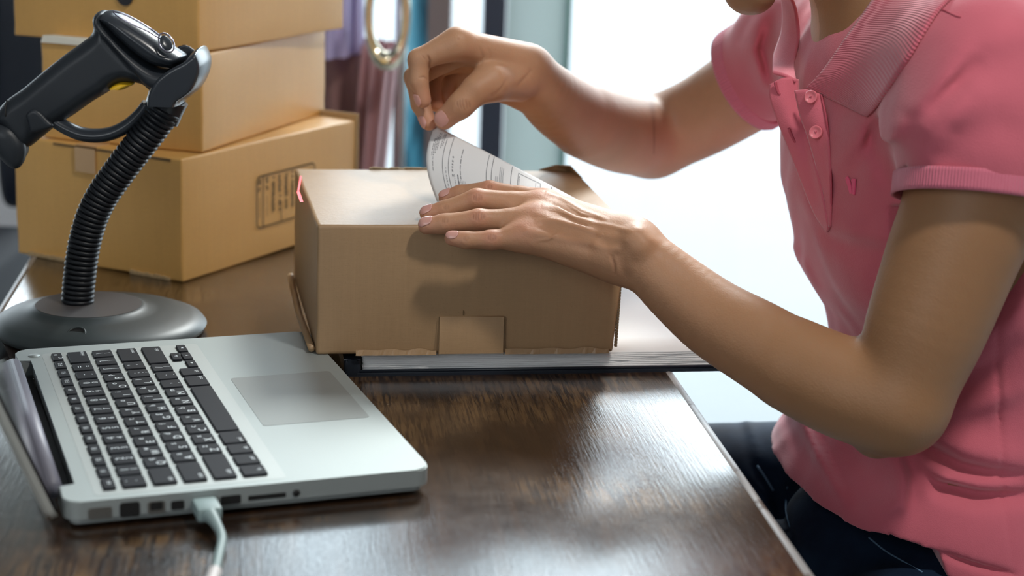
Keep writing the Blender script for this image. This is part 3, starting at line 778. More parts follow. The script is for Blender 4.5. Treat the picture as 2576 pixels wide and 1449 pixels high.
def remesh(tree, vox, disp=None, dmax=.004, B=20, clip=None):
    """surface nets on sparse blocks -> verts, quads"""
    lv = leaves(tree); kmax = .04
    # bounds by coarse search
    lo = np.array(clip[0], float); hi = np.array(clip[1], float)
    bs = vox*B; nb = np.ceil((hi-lo)/bs).astype(int)
    I = np.stack(np.meshgrid(*[np.arange(n) for n in nb], indexing='ij'), -1).reshape(-1, 3)
    ctr = lo+(I+.5)*bs; rad = bs*.5*3**.5
    LD = np.full((len(lv), len(ctr)), 1e3, np.float32)
    for i, l in enumerate(lv): LD[i] = l.f(ctr)
    D = ev(tree, ctr, None)
    ok = np.where(np.abs(D) < rad*1.25+dmax+vox)[0]
    ax = np.arange(B+1); G = np.stack(np.meshgrid(ax, ax, ax, indexing='ij'), -1).reshape(-1, 3)
    nS = B+1; ids, pos = [], []; quads = []
    NN = (nb*B+2).astype(np.int64)
    gid = lambda c: (c[:, 0]*NN[1]+c[:, 1])*NN[2]+c[:, 2]
    edges = []
    C8 = np.array([[0,0,0],[0,0,1],[0,1,0],[0,1,1],[1,0,0],[1,0,1],[1,1,0],[1,1,1]])
    E12 = [(0,1),(2,3),(4,5),(6,7),(0,2),(1,3),(4,6),(5,7),(0,4),(1,5),(2,6),(3,7)]
    for bi in ok:
        off = I[bi]*B; P = lo+(off+G)*vox
        dl = LD[:, bi]; act = {lv[i] for i in np.where(dl-rad*1.25 < D[bi]+rad*1.25+kmax)[0]}
        d = ev(tree, P, act)
        if d is None: continue
        if disp is not None: d = d+disp(P, d)
        d = d.reshape(nS, nS, nS); s = d < 0
        if s.all() or not s.any(): continue
        cs = [s[c[0]:c[0]+B, c[1]:c[1]+B, c[2]:c[2]+B] for c in C8]
        cnt = sum(c.astype(np.int8) for c in cs); mixd = np.argwhere((cnt > 0) & (cnt < 8))
        if len(mixd):
            vals = np.stack([d[mixd[:, 0]+c[0], mixd[:, 1]+c[1], mixd[:, 2]+c[2]] for c in C8], 1)
            acc = np.zeros((len(mixd), 3)); num = np.zeros(len(mixd))
            for a, b in E12:
                va, vb = vals[:, a], vals[:, b]; cross = (va < 0) != (vb < 0)
                t = np.where(cross, va/(va-vb+1e-20), 0)
                p = C8[a]+t[:, None]*(C8[b]-C8[a]); acc += p*cross[:, None]; num += cross
            ids.append(gid(mixd+off)); pos.append(lo+(off+mixd+acc/num[:, None])*vox)
        for axd in range(3):
            e_ = np.zeros(3, int); e_[axd] = 1
            s0 = s[:B, :B, :B]; s1 = s[e_[0]:e_[0]+B, e_[1]:e_[1]+B, e_[2]:e_[2]+B]
            w = np.argwhere(s0 != s1)
            if not len(w): continue
            fl = s0[w[:, 0], w[:, 1], w[:, 2]]; g_ = w+off
            u = np.zeros(3, int); v_ = np.zeros(3, int); u[(axd+1) % 3] = 1; v_[(axd+2) % 3] = 1
            q = np.stack([gid(g_), gid(g_-u), gid(g_-u-v_), gid(g_-v_)], 1)
            q[~fl] = q[~fl][:, ::-1]; quads.append(q)
    ids = np.concatenate(ids); pos = np.concatenate(pos); quads = np.concatenate(quads)
    o = np.argsort(ids); ids = ids[o]; pos = pos[o]
    ix = np.searchsorted(ids, quads); ix = np.clip(ix, 0, len(ids)-1)
    good = (ids[ix] == quads).all(1)
    return pos, ix[good]
def np_mesh(name, V, Q, mt=None, parent=None, smooth=True):
    me = bpy.data.meshes.new(name); me.vertices.add(len(V)); me.vertices.foreach_set('co', V.astype(np.float32).ravel())
    me.loops.add(Q.size); me.loops.foreach_set('vertex_index', Q.astype(np.int32).ravel())
    me.polygons.add(len(Q)); me.polygons.foreach_set('loop_start', np.arange(0, Q.size, Q.shape[1], dtype=np.int32))
    me.update(calc_edges=True); me.validate()
    if smooth: me.polygons.foreach_set('use_smooth', [True]*len(me.polygons))
    if mt: me.materials.append(mt)
    o = bpy.data.objects.new(name, me); COL.objects.link(o)
    if parent is not None: wparent(o, parent)
    return o
def relax(V, Q, it=2, lam=.5):
    e0 = np.concatenate([Q[:, 0], Q[:, 1], Q[:, 2], Q[:, 3], Q[:, 1], Q[:, 2], Q[:, 3], Q[:, 0]])
    e1 = np.concatenate([Q[:, 1], Q[:, 2], Q[:, 3], Q[:, 0], Q[:, 0], Q[:, 1], Q[:, 2], Q[:, 3]])
    n = np.bincount(e0, minlength=len(V)).astype(float)
    for _ in range(it):
        S = np.stack([np.bincount(e0, weights=V[e1, c], minlength=len(V)) for c in range(3)], 1)
        V = V+lam*(S/np.maximum(n, 1)[:, None]-V)
    return V
def biggest(V, Q):
    lab = np.arange(len(V))
    for _ in range(200):
        L4 = lab[Q]; m_ = np.repeat(L4.min(1), 4); new = lab.copy(); np.minimum.at(new, L4.ravel(), m_); np.minimum.at(new, Q.ravel(), m_)
        new = new[new]; new = new[new]
        if (new == lab).all(): break
        lab = new
    u, c = np.unique(lab, return_counts=True); keep = lab == u[c.argmax()]
    ix = np.cumsum(keep)-1; Qk = Q[keep[Q].all(1)]
    return V[keep], ix[Qk]
def poly_sd(P2, poly):
    """signed distance to polygon (negative inside), numpy"""
    poly = np.array(poly, float); n = len(poly); d = np.full(len(P2), 1e9); ins = np.zeros(len(P2), bool)
    for i in range(n):
        a = poly[i]; b = poly[(i+1) % n]; e_ = b-a; w = P2-a
        t = np.clip(w@e_/(e_@e_), 0, 1); q = w-t[:, None]*e_; d = np.minimum(d, (q*q).sum(1))
        c = ((a[1] > P2[:, 1]) != (b[1] > P2[:, 1]))
        with np.errstate(divide='ignore', invalid='ignore'):
            xx = (b[0]-a[0])*(P2[:, 1]-a[1])/(b[1]-a[1])+a[0]
        ins ^= c & (P2[:, 0] < xx)
    d = np.sqrt(d); return np.where(ins, -d, d)
def pillow(poly, y0, T, r, z_of=None):
    """inflated silhouette: polygon in (x,z) at plane y0, half thickness T, roundness r"""
    poly = np.array(poly, float)
    def f(P):
        s = -poly_sd(P[:, [0, 2]], poly); w = (P[:, 1]-y0)
        q = np.clip(1-s/r, 0, None)
        return (np.sqrt(q*q+(w/T)**2)-1)*min(r, T)
    return Leaf(f)
# ------------------------------------------------------------------ scanner stand + barcode scanner
SY = 1.40
def pz(px, py, Y=SY): p = atY(px, py, Y); return (float(p[0]), float(p[2]))
def outline(pts, Y=SY, n=5): return [tuple(p) for p in catmull([pz(x, y, Y) for x, y in pts], n, closed=True)]
bc = atZ(222, 842, TZ)[:2]
bc = np.array([-.3395, 1.388])
st = empty('scanner_stand', (bc[0], bc[1], TZ), 0, 'black gooseneck stand with a round base holding the barcode scanner', 'stand')
# base: lathe, slightly egg shaped, flat disc on top
prof = [(.000, 0), (.081, 0), (.0855, .002), (.0868, .0055), (.0845, .0095), (.077, .0130), (.066, .0155), (.056, .0175), (.0495, .0185), (.0455, .0205), (.0434, .0215)]
bm = bmesh.new(); n = 72; rings = []
for r, z in prof[1:]:
    ox_ = -.0095*min(1, max(0, (.0868-r)/.0368))
    rings.append([bm.verts.new((ox_+r*cos(2*pi*k/n), r*.98*sin(2*pi*k/n), z)) for k in range(n)])
for a, b in zip(rings, rings[1:]):
    for k in range(n): bm.faces.new((a[k], a[(k+1) % n], b[(k+1) % n], b[k]))
bm.faces.new(rings[0][::-1]); bm.faces.new(rings[-1])
autosmooth(bmobj('base', bm, M_BASE, st, world=False), 50)
bm = bmesh.new(); prism(bm, [(-.0095+.0430*cos(2*pi*k/n), .0430*.98*sin(2*pi*k/n)) for k in range(n)], .0214, .0218); bmobj('base_disc', bm, M_BASETOP, st, world=False)
# socket hole in the base front
P0 = atZ(192, 841, TZ+.0142); d0 = P0[:2]-bc; a0 = math.atan2(d0[1], d0[0]); print('socket r', np.linalg.norm(d0))
hp = Vector((d0[0], d0[1], .0146)); nrm_ = Vector((cos(a0)*.45, sin(a0)*.45, .89)).normalized()
bm = bmesh.new(); bmesh.ops.create_circle(bm, cap_ends=True, segments=32, radius=.0064); Mx = nrm_.to_track_quat('Z', 'Y').to_matrix().to_4x4(); bmesh.ops.transform(bm, verts=bm.verts, matrix=Matrix.Translation(hp+nrm_*.0005) @ Mx)
bmobj('cable_socket', bm, M_PORT, st, world=False)
bm = bmesh.new(); pth = [Mx @ Vector((.0069*cos(2*pi*k/32), .0069*sin(2*pi*k/32), 0))+hp+nrm_*.0003 for k in range(33)]; sweep(bm, pth, .0009, 8, cap=False, up=nrm_); bmobj('socket_rim', bm, M_BASE, st, True, world=False)
# gooseneck: ribbed tube
npx = [(195, 786), (196, 745), (200, 700), (206, 650), (216, 598), (232, 545), (256, 495), (288, 448), (322, 402), (356, 358), (388, 316), (408, 288), (418, 272)]
NY = 1.392
path = catmull([atY(x, y, NY) for x, y in npx], 6)
path = [np.array(p) for p in path]
seg = np.r_[0, np.cumsum([np.linalg.norm(path[i+1]-path[i]) for i in range(len(path)-1)])]; Ltot = seg[-1]
path[0][2] = TZ+.0215
nr = 45; pts, rad = [], []
for i in range(nr*8+1):
    s = Ltot*i/(nr*8); j = min(np.searchsorted(seg, s, 'right')-1, len(path)-2); t = (s-seg[j])/(seg[j+1]-seg[j]+1e-9)
    pts.append(path[j]*(1-t)+path[j+1]*t); ph = (i % 8)/8
    rad.append(.0112 if ph < .1 or ph > .9 else .0135*(1-.10*abs(ph-.5)**2*4))
bm = bmesh.new(); sweep(bm, pts, rad, 32, up=(0, 1, 0)); gn = bmobj('gooseneck', bm, M_RUB, st, True)
for p in gn.data.polygons: p.use_smooth = True
autosmooth(gn, 60)
# holder cup on top of the neck (collar + cup wall + scooped ring)
HYc = 1.396
bm = bmesh.new(); a = atY(425, 300, HYc); b = atY(452, 262, HYc)
c1 = atY(392, 300, HYc); sweep(bm, [atY(404, 300, HYc), atY(415, 268, HYc), atY(424, 245, HYc)], [.0150, .0158, .0165], 28, up=(0, 1, 0)); autosmooth(bmobj('neck_collar', bm, M_BLKG, st), 40)
cup_poly = outline([(367, 289), (364, 245), (372, 221), (387, 196), (410, 176), (432, 162), (458, 149), (482, 131), (492, 127), (503, 143), (510, 166), (508, 190), (500, 213), (487, 234), (468, 251), (449, 264), (440, 284), (405, 292)], HYc-.026)
rim_poly = outline([(425, 190), (432, 140), (441, 120), (460, 112), (478, 116), (492, 128), (503, 150), (504, 185), (470, 215)], HYc+.026)
cav_poly = outline([(395, 196), (405, 120), (440, 80), (490, 90), (486, 128), (499, 152), (499, 180), (484, 206), (455, 214), (420, 210)], HYc)
T1 = ('u', .004, [pillow(cup_poly, HYc, .0290, .0045), pillow(rim_poly, HYc+.0245, .0045, .003)]); T2 = pillow(cav_poly, HYc, .0252, .003)
inner = [atY(440, 150, HYc-.004), atY(470, 90, HYc-.004)]
# hollow out the mouth so the scanner nose sits inside
cutA = np.array(atY(452, 132, HYc-.004)); 
axd = np.array(atY(470, 88, HYc-.004))-np.array(atY(430, 190, HYc-.004)); axd /= np.linalg.norm(axd)
class Diff(Leaf): pass
def carved(P):
    return np.maximum(ev(T1, P, None), -T2.f(P))
Vv, Q = remesh(Leaf(carved), .0010, clip=((bc[0]-.06, 1.355, .94), (bc[0]+.15, 1.44, 1.17)), B=16)
np_mesh('holder_cup', relax(Vv, Q, 2), Q, M_BLKG, st)
# arched bracket from the cup down to the grip
arch = [(372, 262), (352, 288), (322, 315), (285, 334), (245, 341), (205, 337), (168, 322), (138, 304), (116, 290), (98, 284)]
pts = catmull([atY(x, y, SY-.004) for x, y in arch], 6)
bm = bmesh.new(); nA = len(pts); sweep(bm, pts, [.0058*(1-.25*abs(i/nA-.45)) for i in range(nA)], 20, up=(0, 1, 0), flat=1.6); autosmooth(bmobj('arch_bracket', bm, M_BLKG, st), 50)
clip_poly = outline([(64, 290), (80, 276), (98, 282), (118, 302), (132, 318), (110, 328), (76, 334), (70, 315)], SY-.022)
Vv, Q = remesh(pillow(clip_poly, SY-.0195, .0026, .003), .0008, clip=((-.5, 1.36, .9), (-.25, 1.4, 1.15)), B=16)
np_mesh('grip_clip', Vv, Q, M_BLK, st)
# far arm of the fork: thin strap from the arch round the grip
# ---- scanner
gx, gz = pz(120, 200); sc = empty('barcode_scanner', (gx, SY, gz), 0, 'black handheld barcode scanner with a yellow trigger resting in the gooseneck holder', 'scanner')
body_poly = outline([(236, 52), (244, 34), (262, 40), (300, 92), (345, 140), (385, 178), (425, 200), (418, 232), (385, 228), (374, 222), (362, 212), (338, 206), (312, 206), (290, 216), (272, 231), (252, 243), (234, 254), (214, 268), (186, 288), (160, 304), (134, 322), (104, 346), (74, 370), (60, 372), (20, 330), (-6, 290), (16, 254), (60, 222), (110, 180), (160, 140), (205, 108), (230, 88), (238, 70)])
Vv, Q = remesh(pillow(body_poly, SY, .0185, .0115), .0012, clip=((-.52, 1.36, .90), (-.2, 1.44, 1.2)), B=16)
np_mesh('scanner_body', relax(Vv, Q, 1), Q, M_BLK, sc)
shell_poly = outline([(250, 48), (256, 33), (275, 26), (298, 29), (330, 43), (365, 64), (400, 88), (430, 112), (454, 128), (468, 140), (460, 158), (440, 170), (415, 168), (385, 160), (350, 138), (310, 104), (272, 66)])
Vv, Q = remesh(pillow(shell_poly, SY, .0232, .012), .0010, clip=((-.5, 1.36, .95), (-.2, 1.44, 1.2)), B=16)
np_mesh('head_shell', relax(Vv, Q, 1), Q, M_BLKG, sc)
band_poly = outline([(238, 54), (242, 36), (256, 26), (270, 30), (272, 50), (310, 96), (352, 136), (395, 166), (428, 176), (432, 200), (420, 222), (398, 226), (368, 210), (330, 168), (285, 116), (248, 76)])
Vv, Q = remesh(pillow(band_poly, SY, .0208, .007), .0010, clip=((-.5, 1.36, .95), (-.2, 1.44, 1.2)), B=16)
np_mesh('head_bumper', relax(Vv, Q, 1), Q, M_BLK, sc)
# raised gloss inlay and button ring on the shell (camera-side, upper slope)
def on_plane(px, py, Y): return atY(px, py, Y)
inl = catmull([atY(x, y, Y) for x, y, Y in ((284, 30, 1.388), (300, 44, 1.382), (335, 62, 1.3795), (370, 78, 1.379), (398, 94, 1.380), (408, 98, 1.384))], 8)
bm = bmesh.new(); sweep(bm, inl, .0006, 8, up=(0, 1, 0)); bmobj('inlay_line', bm, M_CHROME, sc, True)
inl = catmull([atY(x, y, Y) for x, y, Y in ((284, 29, 1.388), (312, 36, 1.386), (345, 52, 1.386), (375, 70, 1.386), (402, 90, 1.388))], 8)
bm = bmesh.new(); sweep(bm, inl, .0007, 8, up=(0, 1, 0)); bmobj('inlay_line', bm, M_CHROME, sc, True)
cc = atY(418, 108, 1.3805); bm = bmesh.new(); th_ = Vector((.55, -.62, .56)).normalized(); Mx = Matrix.Translation(Vector(cc)) @ th_.to_track_quat('Z', 'Y').to_matrix().to_4x4()
bmesh.ops.create_uvsphere(bm, u_segments=24, v_segments=12, radius=.0052); bmesh.ops.scale(bm, verts=bm.verts, vec=(1, 1.3, .35)); bmesh.ops.transform(bm, verts=bm.verts, matrix=Mx); bmobj('button', bm, M_BLKG, sc, True)
bm = bmesh.new(); sweep(bm, [Mx @ Vector((.0064*cos(2*pi*k/32), .0084*sin(2*pi*k/32), .0004)) for k in range(33)], .0007, 8, cap=False, up=th_); bmobj('button_ring', bm, M_CHROME, sc, True)
# trigger
tr_poly = outline([(226, 257), (240, 247), (255, 238), (273, 225), (291, 210), (312, 203), (342, 208), (326, 217), (303, 232), (283, 249), (258, 253), (230, 263)])
Vv, Q = remesh(pillow(tr_poly, SY-.004, .0095, .0030), .0007, clip=((-.5, 1.36, .95), (-.2, 1.44, 1.2)), B=16)
np_mesh('trigger', Vv, Q, M_YEL, sc)
# grip end cap: flared oval fin
cap_poly = outline([(-30, 300), (-5, 308), (30, 318), (52, 340), (66, 368), (64, 400), (48, 422), (28, 420), (5, 400), (-20, 370), (-45, 330)], SY-.012)
Vv, Q = remesh(pillow(cap_poly, SY-.013, .009, .011), .0010, clip=((-.56, 1.36, .85), (-.25, 1.44, 1.15)), B=16)
np_mesh('grip_end_cap', relax(Vv, Q, 1), Q, M_BLK, sc)
fin_poly = outline([(48, 330), (66, 336), (72, 362), (70, 384), (62, 396), (50, 392)], SY+.004)
Vv, Q = remesh(pillow(fin_poly, SY+.004, .008, .004), .0010, clip=((-.56, 1.36, .85), (-.25, 1.44, 1.15)), B=16)
np_mesh('cord_grommet', Vv, Q, M_BLK, sc)
# seam ring round the lower grip
sm = [atY(x, y, SY-.0182+.006*abs(i-2)/2) for i, (x, y) in enumerate(((18, 252), (14, 268), (14, 288), (20, 306), (34, 318)))]
bm = bmesh.new(); sweep(bm, catmull(sm, 5), .0007, 8, up=(0, 1, 0)); bmobj('grip_seam', bm, M_PORT, sc, True)
# head seam between bumper and body
# laser light at the parcel edge is painted as glowing strips on the parcel
# ------------------------------------------------------------------ person
FWD = np.array([-.975, -.222, 0]); SIDE = np.array([.222, -.975, 0])    # facing, wearer's left
p = lambda x, y, Y: atY(x, y, Y)
def fing(pts, rads, k=.003): return chain([p(*q) for q in pts], rads, k)
# --- left hand (resting on the parcel)
Lf = {
 'index': ([(1375, 509, 1.335), (1231, 479, 1.345), (1158, 487, 1.350), (1121, 497, 1.351)], [.0090, .0076, .0067, .0060]),
 'middle': ([(1362, 520, 1.311), (1200, 502, 1.309), (1122, 528, 1.309), (1076, 538, 1.309)], [.0100, .0084, .0074, .0064]),
 'ring': ([(1345, 556, 1.289), (1204, 554, 1.283), (1118, 563, 1.282), (1073, 568, 1.282)], [.0098, .0082, .0075, .0066]),
 'pinky': ([(1318, 596, 1.272), (1236, 604, 1.266), (1172, 604, 1.264), (1136, 600, 1.264)], [.0090, .0072, .0064, .0056]),
}
Lw = [(1600, 614, 1.272), (1592, 618, 1.266), (1582, 634, 1.260), (1566, 652, 1.256)]
fl = list(Lf.values())
meta = [rc(p(*fl[i][0][0]), p(*Lw[i]), [.0085, .0100, .0105, .0112][i], [.0150, .0165, .0165, .0150][i]) for i in range(4)]
pal = [rc(p(1350, 535, 1.318), p(1560, 625, 1.272), .0105, .015), rc(p(1340, 572, 1.292), p(1560, 645, 1.262), .011, .016)]
prox = [rc(p(*f[0][0]), p(*f[0][1])*.45+p(*f[0][0])*.55, f[1][0], f[1][0]*.94) for f in fl]
thumbL = fing([(1570, 615, 1.285), (1470, 572, 1.318), (1385, 553, 1.327), (1330, 548, 1.330)], [.015, .012, .0095, .0075])
ARML = [(1590, 624, 1.262, .0208), (1650, 678, 1.250, .0232), (1720, 740, 1.240, .0262), (1800, 803, 1.225, .0290), (1900, 862, 1.205, .0312), (2002, 921, 1.187, .0325), (2130, 978, 1.168, .0345), (2255, 1012, 1.155, .0350)]
UPL = [(2255, 1012, 1.155, .0350), (2300, 900, 1.158, .0385), (2337, 800, 1.160, .0418), (2392, 650, 1.166, .0445), (2440, 520, 1.172, .046), (2470, 330, 1.185, .047), (2478, 190, 1.195, .045)]
def limb(L, k=.0):
    q = catmull([np.r_[p(*l[:3]), l[3]] for l in L], 4)
    return ('u', 0, [rc(q[i][:3], q[i+1][:3], q[i][3], q[i+1][3]) for i in range(len(q)-1)])
elbL = rc(p(2222, 1078, 1.165), p(2205, 1092, 1.168), .0190, .0175)
styl = rc(p(1598, 600, 1.243), p(1612, 618, 1.240), .009, .009)
handL = ('u', .0022, [('u', .009, [('u', .016, meta+pal), *prox, limb(ARML), styl]), *[fing(*f) for f in fl], thumbL])
armL = ('u', .010, [limb(UPL, .01), limb(ARML[-3:], .01), elbL])
# --- right hand (pinching the label)
Rf = {
 'index': ([(1150, 109, 1.425), (1054, 150, 1.420), (1053, 205, 1.416), (1065, 252, 1.414)], [.0122, .0090, .0078, .0066]),
 'middle': ([(1168, 120, 1.447), (1044, 194, 1.442), (1058, 262, 1.434), (1079, 310, 1.424)], [.0118, .0088, .0078, .0064]),
 'ring': ([(1186, 138, 1.468), (1092, 172, 1.466), (1086, 226, 1.456), (1097, 262, 1.450)], [.0115, .0086, .0076, .0066]),
 'pinky': ([(1206, 162, 1.486), (1132, 196, 1.480), (1120, 240, 1.470), (1128, 270, 1.466)], [.0105, .0076, .0068, .0060]),
}
Rw = [(1322, 160, 1.462), (1330, 168, 1.474), (1330, 192, 1.484), (1318, 215, 1.488)]
fr_ = list(Rf.values())
metaR = [rc(p(*fr_[i][0][0]), p(*Rw[i]), [.0118, .0112, .0108, .0100][i], [.0155, .0165, .0170, .0150][i]) for i in range(4)]
palR = [rc(p(1215, 205, 1.482), p(1300, 222, 1.482), .0130, .0145), rc(p(1206, 180, 1.492), p(1178, 232, 1.488), .0130, .0115), rc(p(1178, 232, 1.488), p(1150, 225, 1.492), .0105, .0095)]
proxR = [rc(p(*f[0][0]), p(*f[0][1])*.4+p(*f[0][0])*.6, f[1][0], f[1][0]*.9) for f in fr_]
thumbR = ('u', .008, [rc(p(1300, 200, 1.458), p(1232, 208, 1.428), .0185, .0150), rc(p(1232, 208, 1.428), p(1196, 228, 1.416), .0150, .0108), rc(p(1196, 228, 1.416), p(1160, 264, 1.410), .0108, .0094), rc(p(1160, 264, 1.410), p(1118, 299, 1.412), .0096, .0090)])
ARMR = [(1333, 188, 1.475, .0225), (1362, 222, 1.488, .0255), (1410, 265, 1.515, .0295), (1475, 305, 1.550, .0325), (1560, 334, 1.600, .0355), (1640, 346, 1.645, .0365)]
UPR = [(1640, 346, 1.645, .0365), (1700, 322, 1.640, .0375), (1780, 284, 1.628, .0385), (1880, 220, 1.605, .041), (2000, 130, 1.560, .045), (2030, 95, 1.530, .045)]
handR = ('u', .0022, [('u', .008, [('u', .014, metaR+palR), *proxR, limb(ARMR)]), *[fing(*f) for f in fr_], ('u', .006, [thumbR])])
handR = ('u', .005, [('u', .0022, [('u', .008, [('u', .014, metaR+palR), *proxR, limb(ARMR)]), *[fing(*f) for f in fr_]]), thumbR])
armR = ('u', .012, [limb(UPR, .012), limb(ARMR[-3:], .01)])
# --- torso, neck, head
SHL, SHR = p(2478, 170, 1.198), p(2030, 95, 1.535)
LV = np.array([  # z, front x, half depth, half width, centre y
 (.500, .245, .135, .175, 1.355), (.600, .232, .140, .178, 1.355), (.655, .228, .128, .165, 1.355), (.700, .250, .108, .152, 1.358), (.745, .276, .094, .146, 1.360), (.785, .270, .098, .148, 1.362),
 (.835, .242, .110, .158, 1.362), (.900, .227, .117, .166, 1.362), (.950, .224, .112, .164, 1.362), (.990, .236, .094, .145, 1.362), (1.030, .258, .070, .105, 1.360), (1.060, .275, .045, .060, 1.360)])
LV = np.array(catmull(list(LV), 6))
def loft(shr=0.0, sx=0.0, zb=.50):
    cx = LV[:, 1]+LV[:, 2]*.975+sx
    def f(P):
        z = P[:, 2]; a = np.interp(z, LV[:, 0], LV[:, 2])-shr; b = np.interp(z, LV[:, 0], LV[:, 3])-shr
        x0 = np.interp(z, LV[:, 0], cx); y0 = np.interp(z, LV[:, 0], LV[:, 4])
        dx = P[:, 0]-x0; dy = P[:, 1]-y0; u = -(dx*FWD[0]+dy*FWD[1]); v = dx*SIDE[0]+dy*SIDE[1]
        e_ = (np.abs(u/a)**2.3+np.abs(v/b)**2.3)**(1/2.3); d = (e_-1)*a
        return np.maximum(d, np.maximum(z-1.065, zb-z))
    return Leaf(f)
NKB = np.array([.292, 1.368, 1.030]); NKT = np.array([.220, 1.350, 1.145])
HC = np.array([.205, 1.338, 1.262])           # head centre, bowed forward
hf = np.array([-.80, -.16, -.55]); hf /= np.linalg.norm(hf)          # looking down at the label
hs = np.array([.17, -.985, 0]); hs /= np.linalg.norm(hs); hu = np.cross(hs, hf); hu = -hu if hu[2] < 0 else hu
hp_ = lambda f, s, u: HC+hf*f+hs*s+hu*u
HX = [hf, hs, hu]
skull = ell(HC+hf*-.012+hu*.022, HX, (.092, .073, .092))
chin_c = atY(1888, -28, 1.325)
jaw = rc(hp_(.052, 0, -.070), chin_c, .034, .0125)
jawL = rc(hp_(-.015, .050, -.045), chin_c+hs*.012, .018, .014); jawR = rc(hp_(-.015, -.050, -.045), chin_c-hs*.012, .018, .014)
face = ell(hp_(.030, 0, -.030), HX, (.058, .058, .075))
nose = rc(hp_(.086, 0, .012), hp_(.103, 0, -.018), .0065, .0098)
nosL = rc(hp_(.090, .010, -.022), hp_(.094, .008, -.022), .006, .006); nosR = rc(hp_(.090, -.010, -.022), hp_(.094, -.008, -.022), .006, .006)
lipU = rc(hp_(.083, .016, -.046), hp_(.083, -.016, -.046), .0052, .0052); lipD = rc(hp_(.079, .013, -.055), hp_(.079, -.013, -.055), .006, .006)
brow = rc(hp_(.080, .034, .026), hp_(.080, -.034, .026), .009, .009)
earL = ell(hp_(-.012, .074, -.004), [hf, hs, hu], (.016, .007, .028)); earR = ell(hp_(-.012, -.074, -.004), [hf, hs, hu], (.016, .007, .028))
eyeL = ell(hp_(.076, .031, .006), HX, (.011, .016, .0085)); eyeR = ell(hp_(.076, -.031, .006), HX, (.011, .016, .0085))
neck = ('u', .02, [rc(NKB-np.array([0, 0, .04]), NKB, .060, .053), rc(NKB, NKT, .053, .050), rc(NKT, hp_(-.03, 0, -.02), .050, .055)])
head = ('u', .006, [('u', .022, [skull, face, jaw, jawL, jawR]), nose, nosL, nosR, lipU, lipD, brow, earL, earR, eyeL, eyeR])
trap = ('u', .03, [rc(NKB-np.array([0, 0, .02]), SHL, .050, .042), rc(NKB-np.array([0, 0, .02]), SHR, .050, .042)])
body = ('u', .0025, [('u', .025, [loft(.010, zb=.70), trap, neck, head]), ('u', .006, [handL, armL]), ('u', .006, [handR, armR])])
# surface detail: tendons, knuckle folds, wrist and elbow creases: (a, b, width, height)
DET = []
def det(a, b, w, h): DET.append((p(*a), p(*b), w, h))
surfL = .010
for (mx_, my_, mY), (wx_, wy_, wY) in (((1372, 486, 1.33), (1560, 566, 1.27)), ((1362, 500, 1.305), (1590, 600, 1.255)), ((1350, 540, 1.280), (1575, 606, 1.245)), ((1325, 580, 1.262), (1550, 628, 1.242))):
    det((mx_, my_, mY), (wx_, wy_, wY), .0026, -.0015)
for a, b in (((1400, 505, 1.315), (1500, 562, 1.275)), ((1385, 540, 1.29), (1500, 590, 1.262)), ((1370, 575, 1.27), (1480, 618, 1.25))): det(a, b, .0042, .0018)
for (x, y, Y) in ((1200, 500, 1.302), (1204, 545, 1.275), (1238, 595, 1.258)):      # PIP knuckle folds
    det((x, y, Y), (x+1, y, Y), .006, -.0007)
for (x, y, Y) in ((1345, 548, 1.28), (1320, 588, 1.262), (1362, 508, 1.30)): det((x, y, Y), (x+2, y, Y), .0075, -.0006)
det((1552, 640, 1.24), (1575, 690, 1.24), .004, .0012)
det((2157, 845, 1.140), (2184, 914, 1.122), .0026, .0022)
det((1638, 296, 1.61), (1640, 385, 1.606), .0028, .0040)
det((1074, 142, 1.416), (1079, 170, 1.415), .0012, .0012); det((1060, 196, 1.408), (1075, 192, 1.409), .0010, .0007)
det((1300, 225, 1.452), (1332, 178, 1.45), .0016, .0014); det((1238, 240, 1.415), (1275, 205, 1.43), .0016, .0008)
DETM = None
def body_disp(P, d):
    r = np.zeros(len(P)); near = np.abs(d) < .02
    if not near.any(): return r
    Q = P[near]; c0 = Q.mean(0); s = np.zeros(len(Q))
    for a, b, w, h in DET:
        m_ = (a+b)/2
        if np.linalg.norm(c0-m_) > np.linalg.norm(b-a)/2+.05: continue
        ba = b-a; t = np.clip((Q-a)@ba/(ba@ba+1e-12), 0, 1); dd = Q-a-t[:, None]*ba
        # distance ignoring the depth axis a little, so the mark reaches the surface
        dv = dd@_F; dd = dd-np.outer(dv, _F)*.75
        s += h*np.exp(-(dd*dd).sum(1)/(w*w))
    r[near] = s; return r
V, Q = remesh(body, .0014, body_disp, .004, 20, ((-.14, 1.05, .49), (.52, 1.75, 1.42)))
print('body', len(V), len(Q))
V, Q = biggest(V, Q)
V = relax(V, Q, 3, .45)
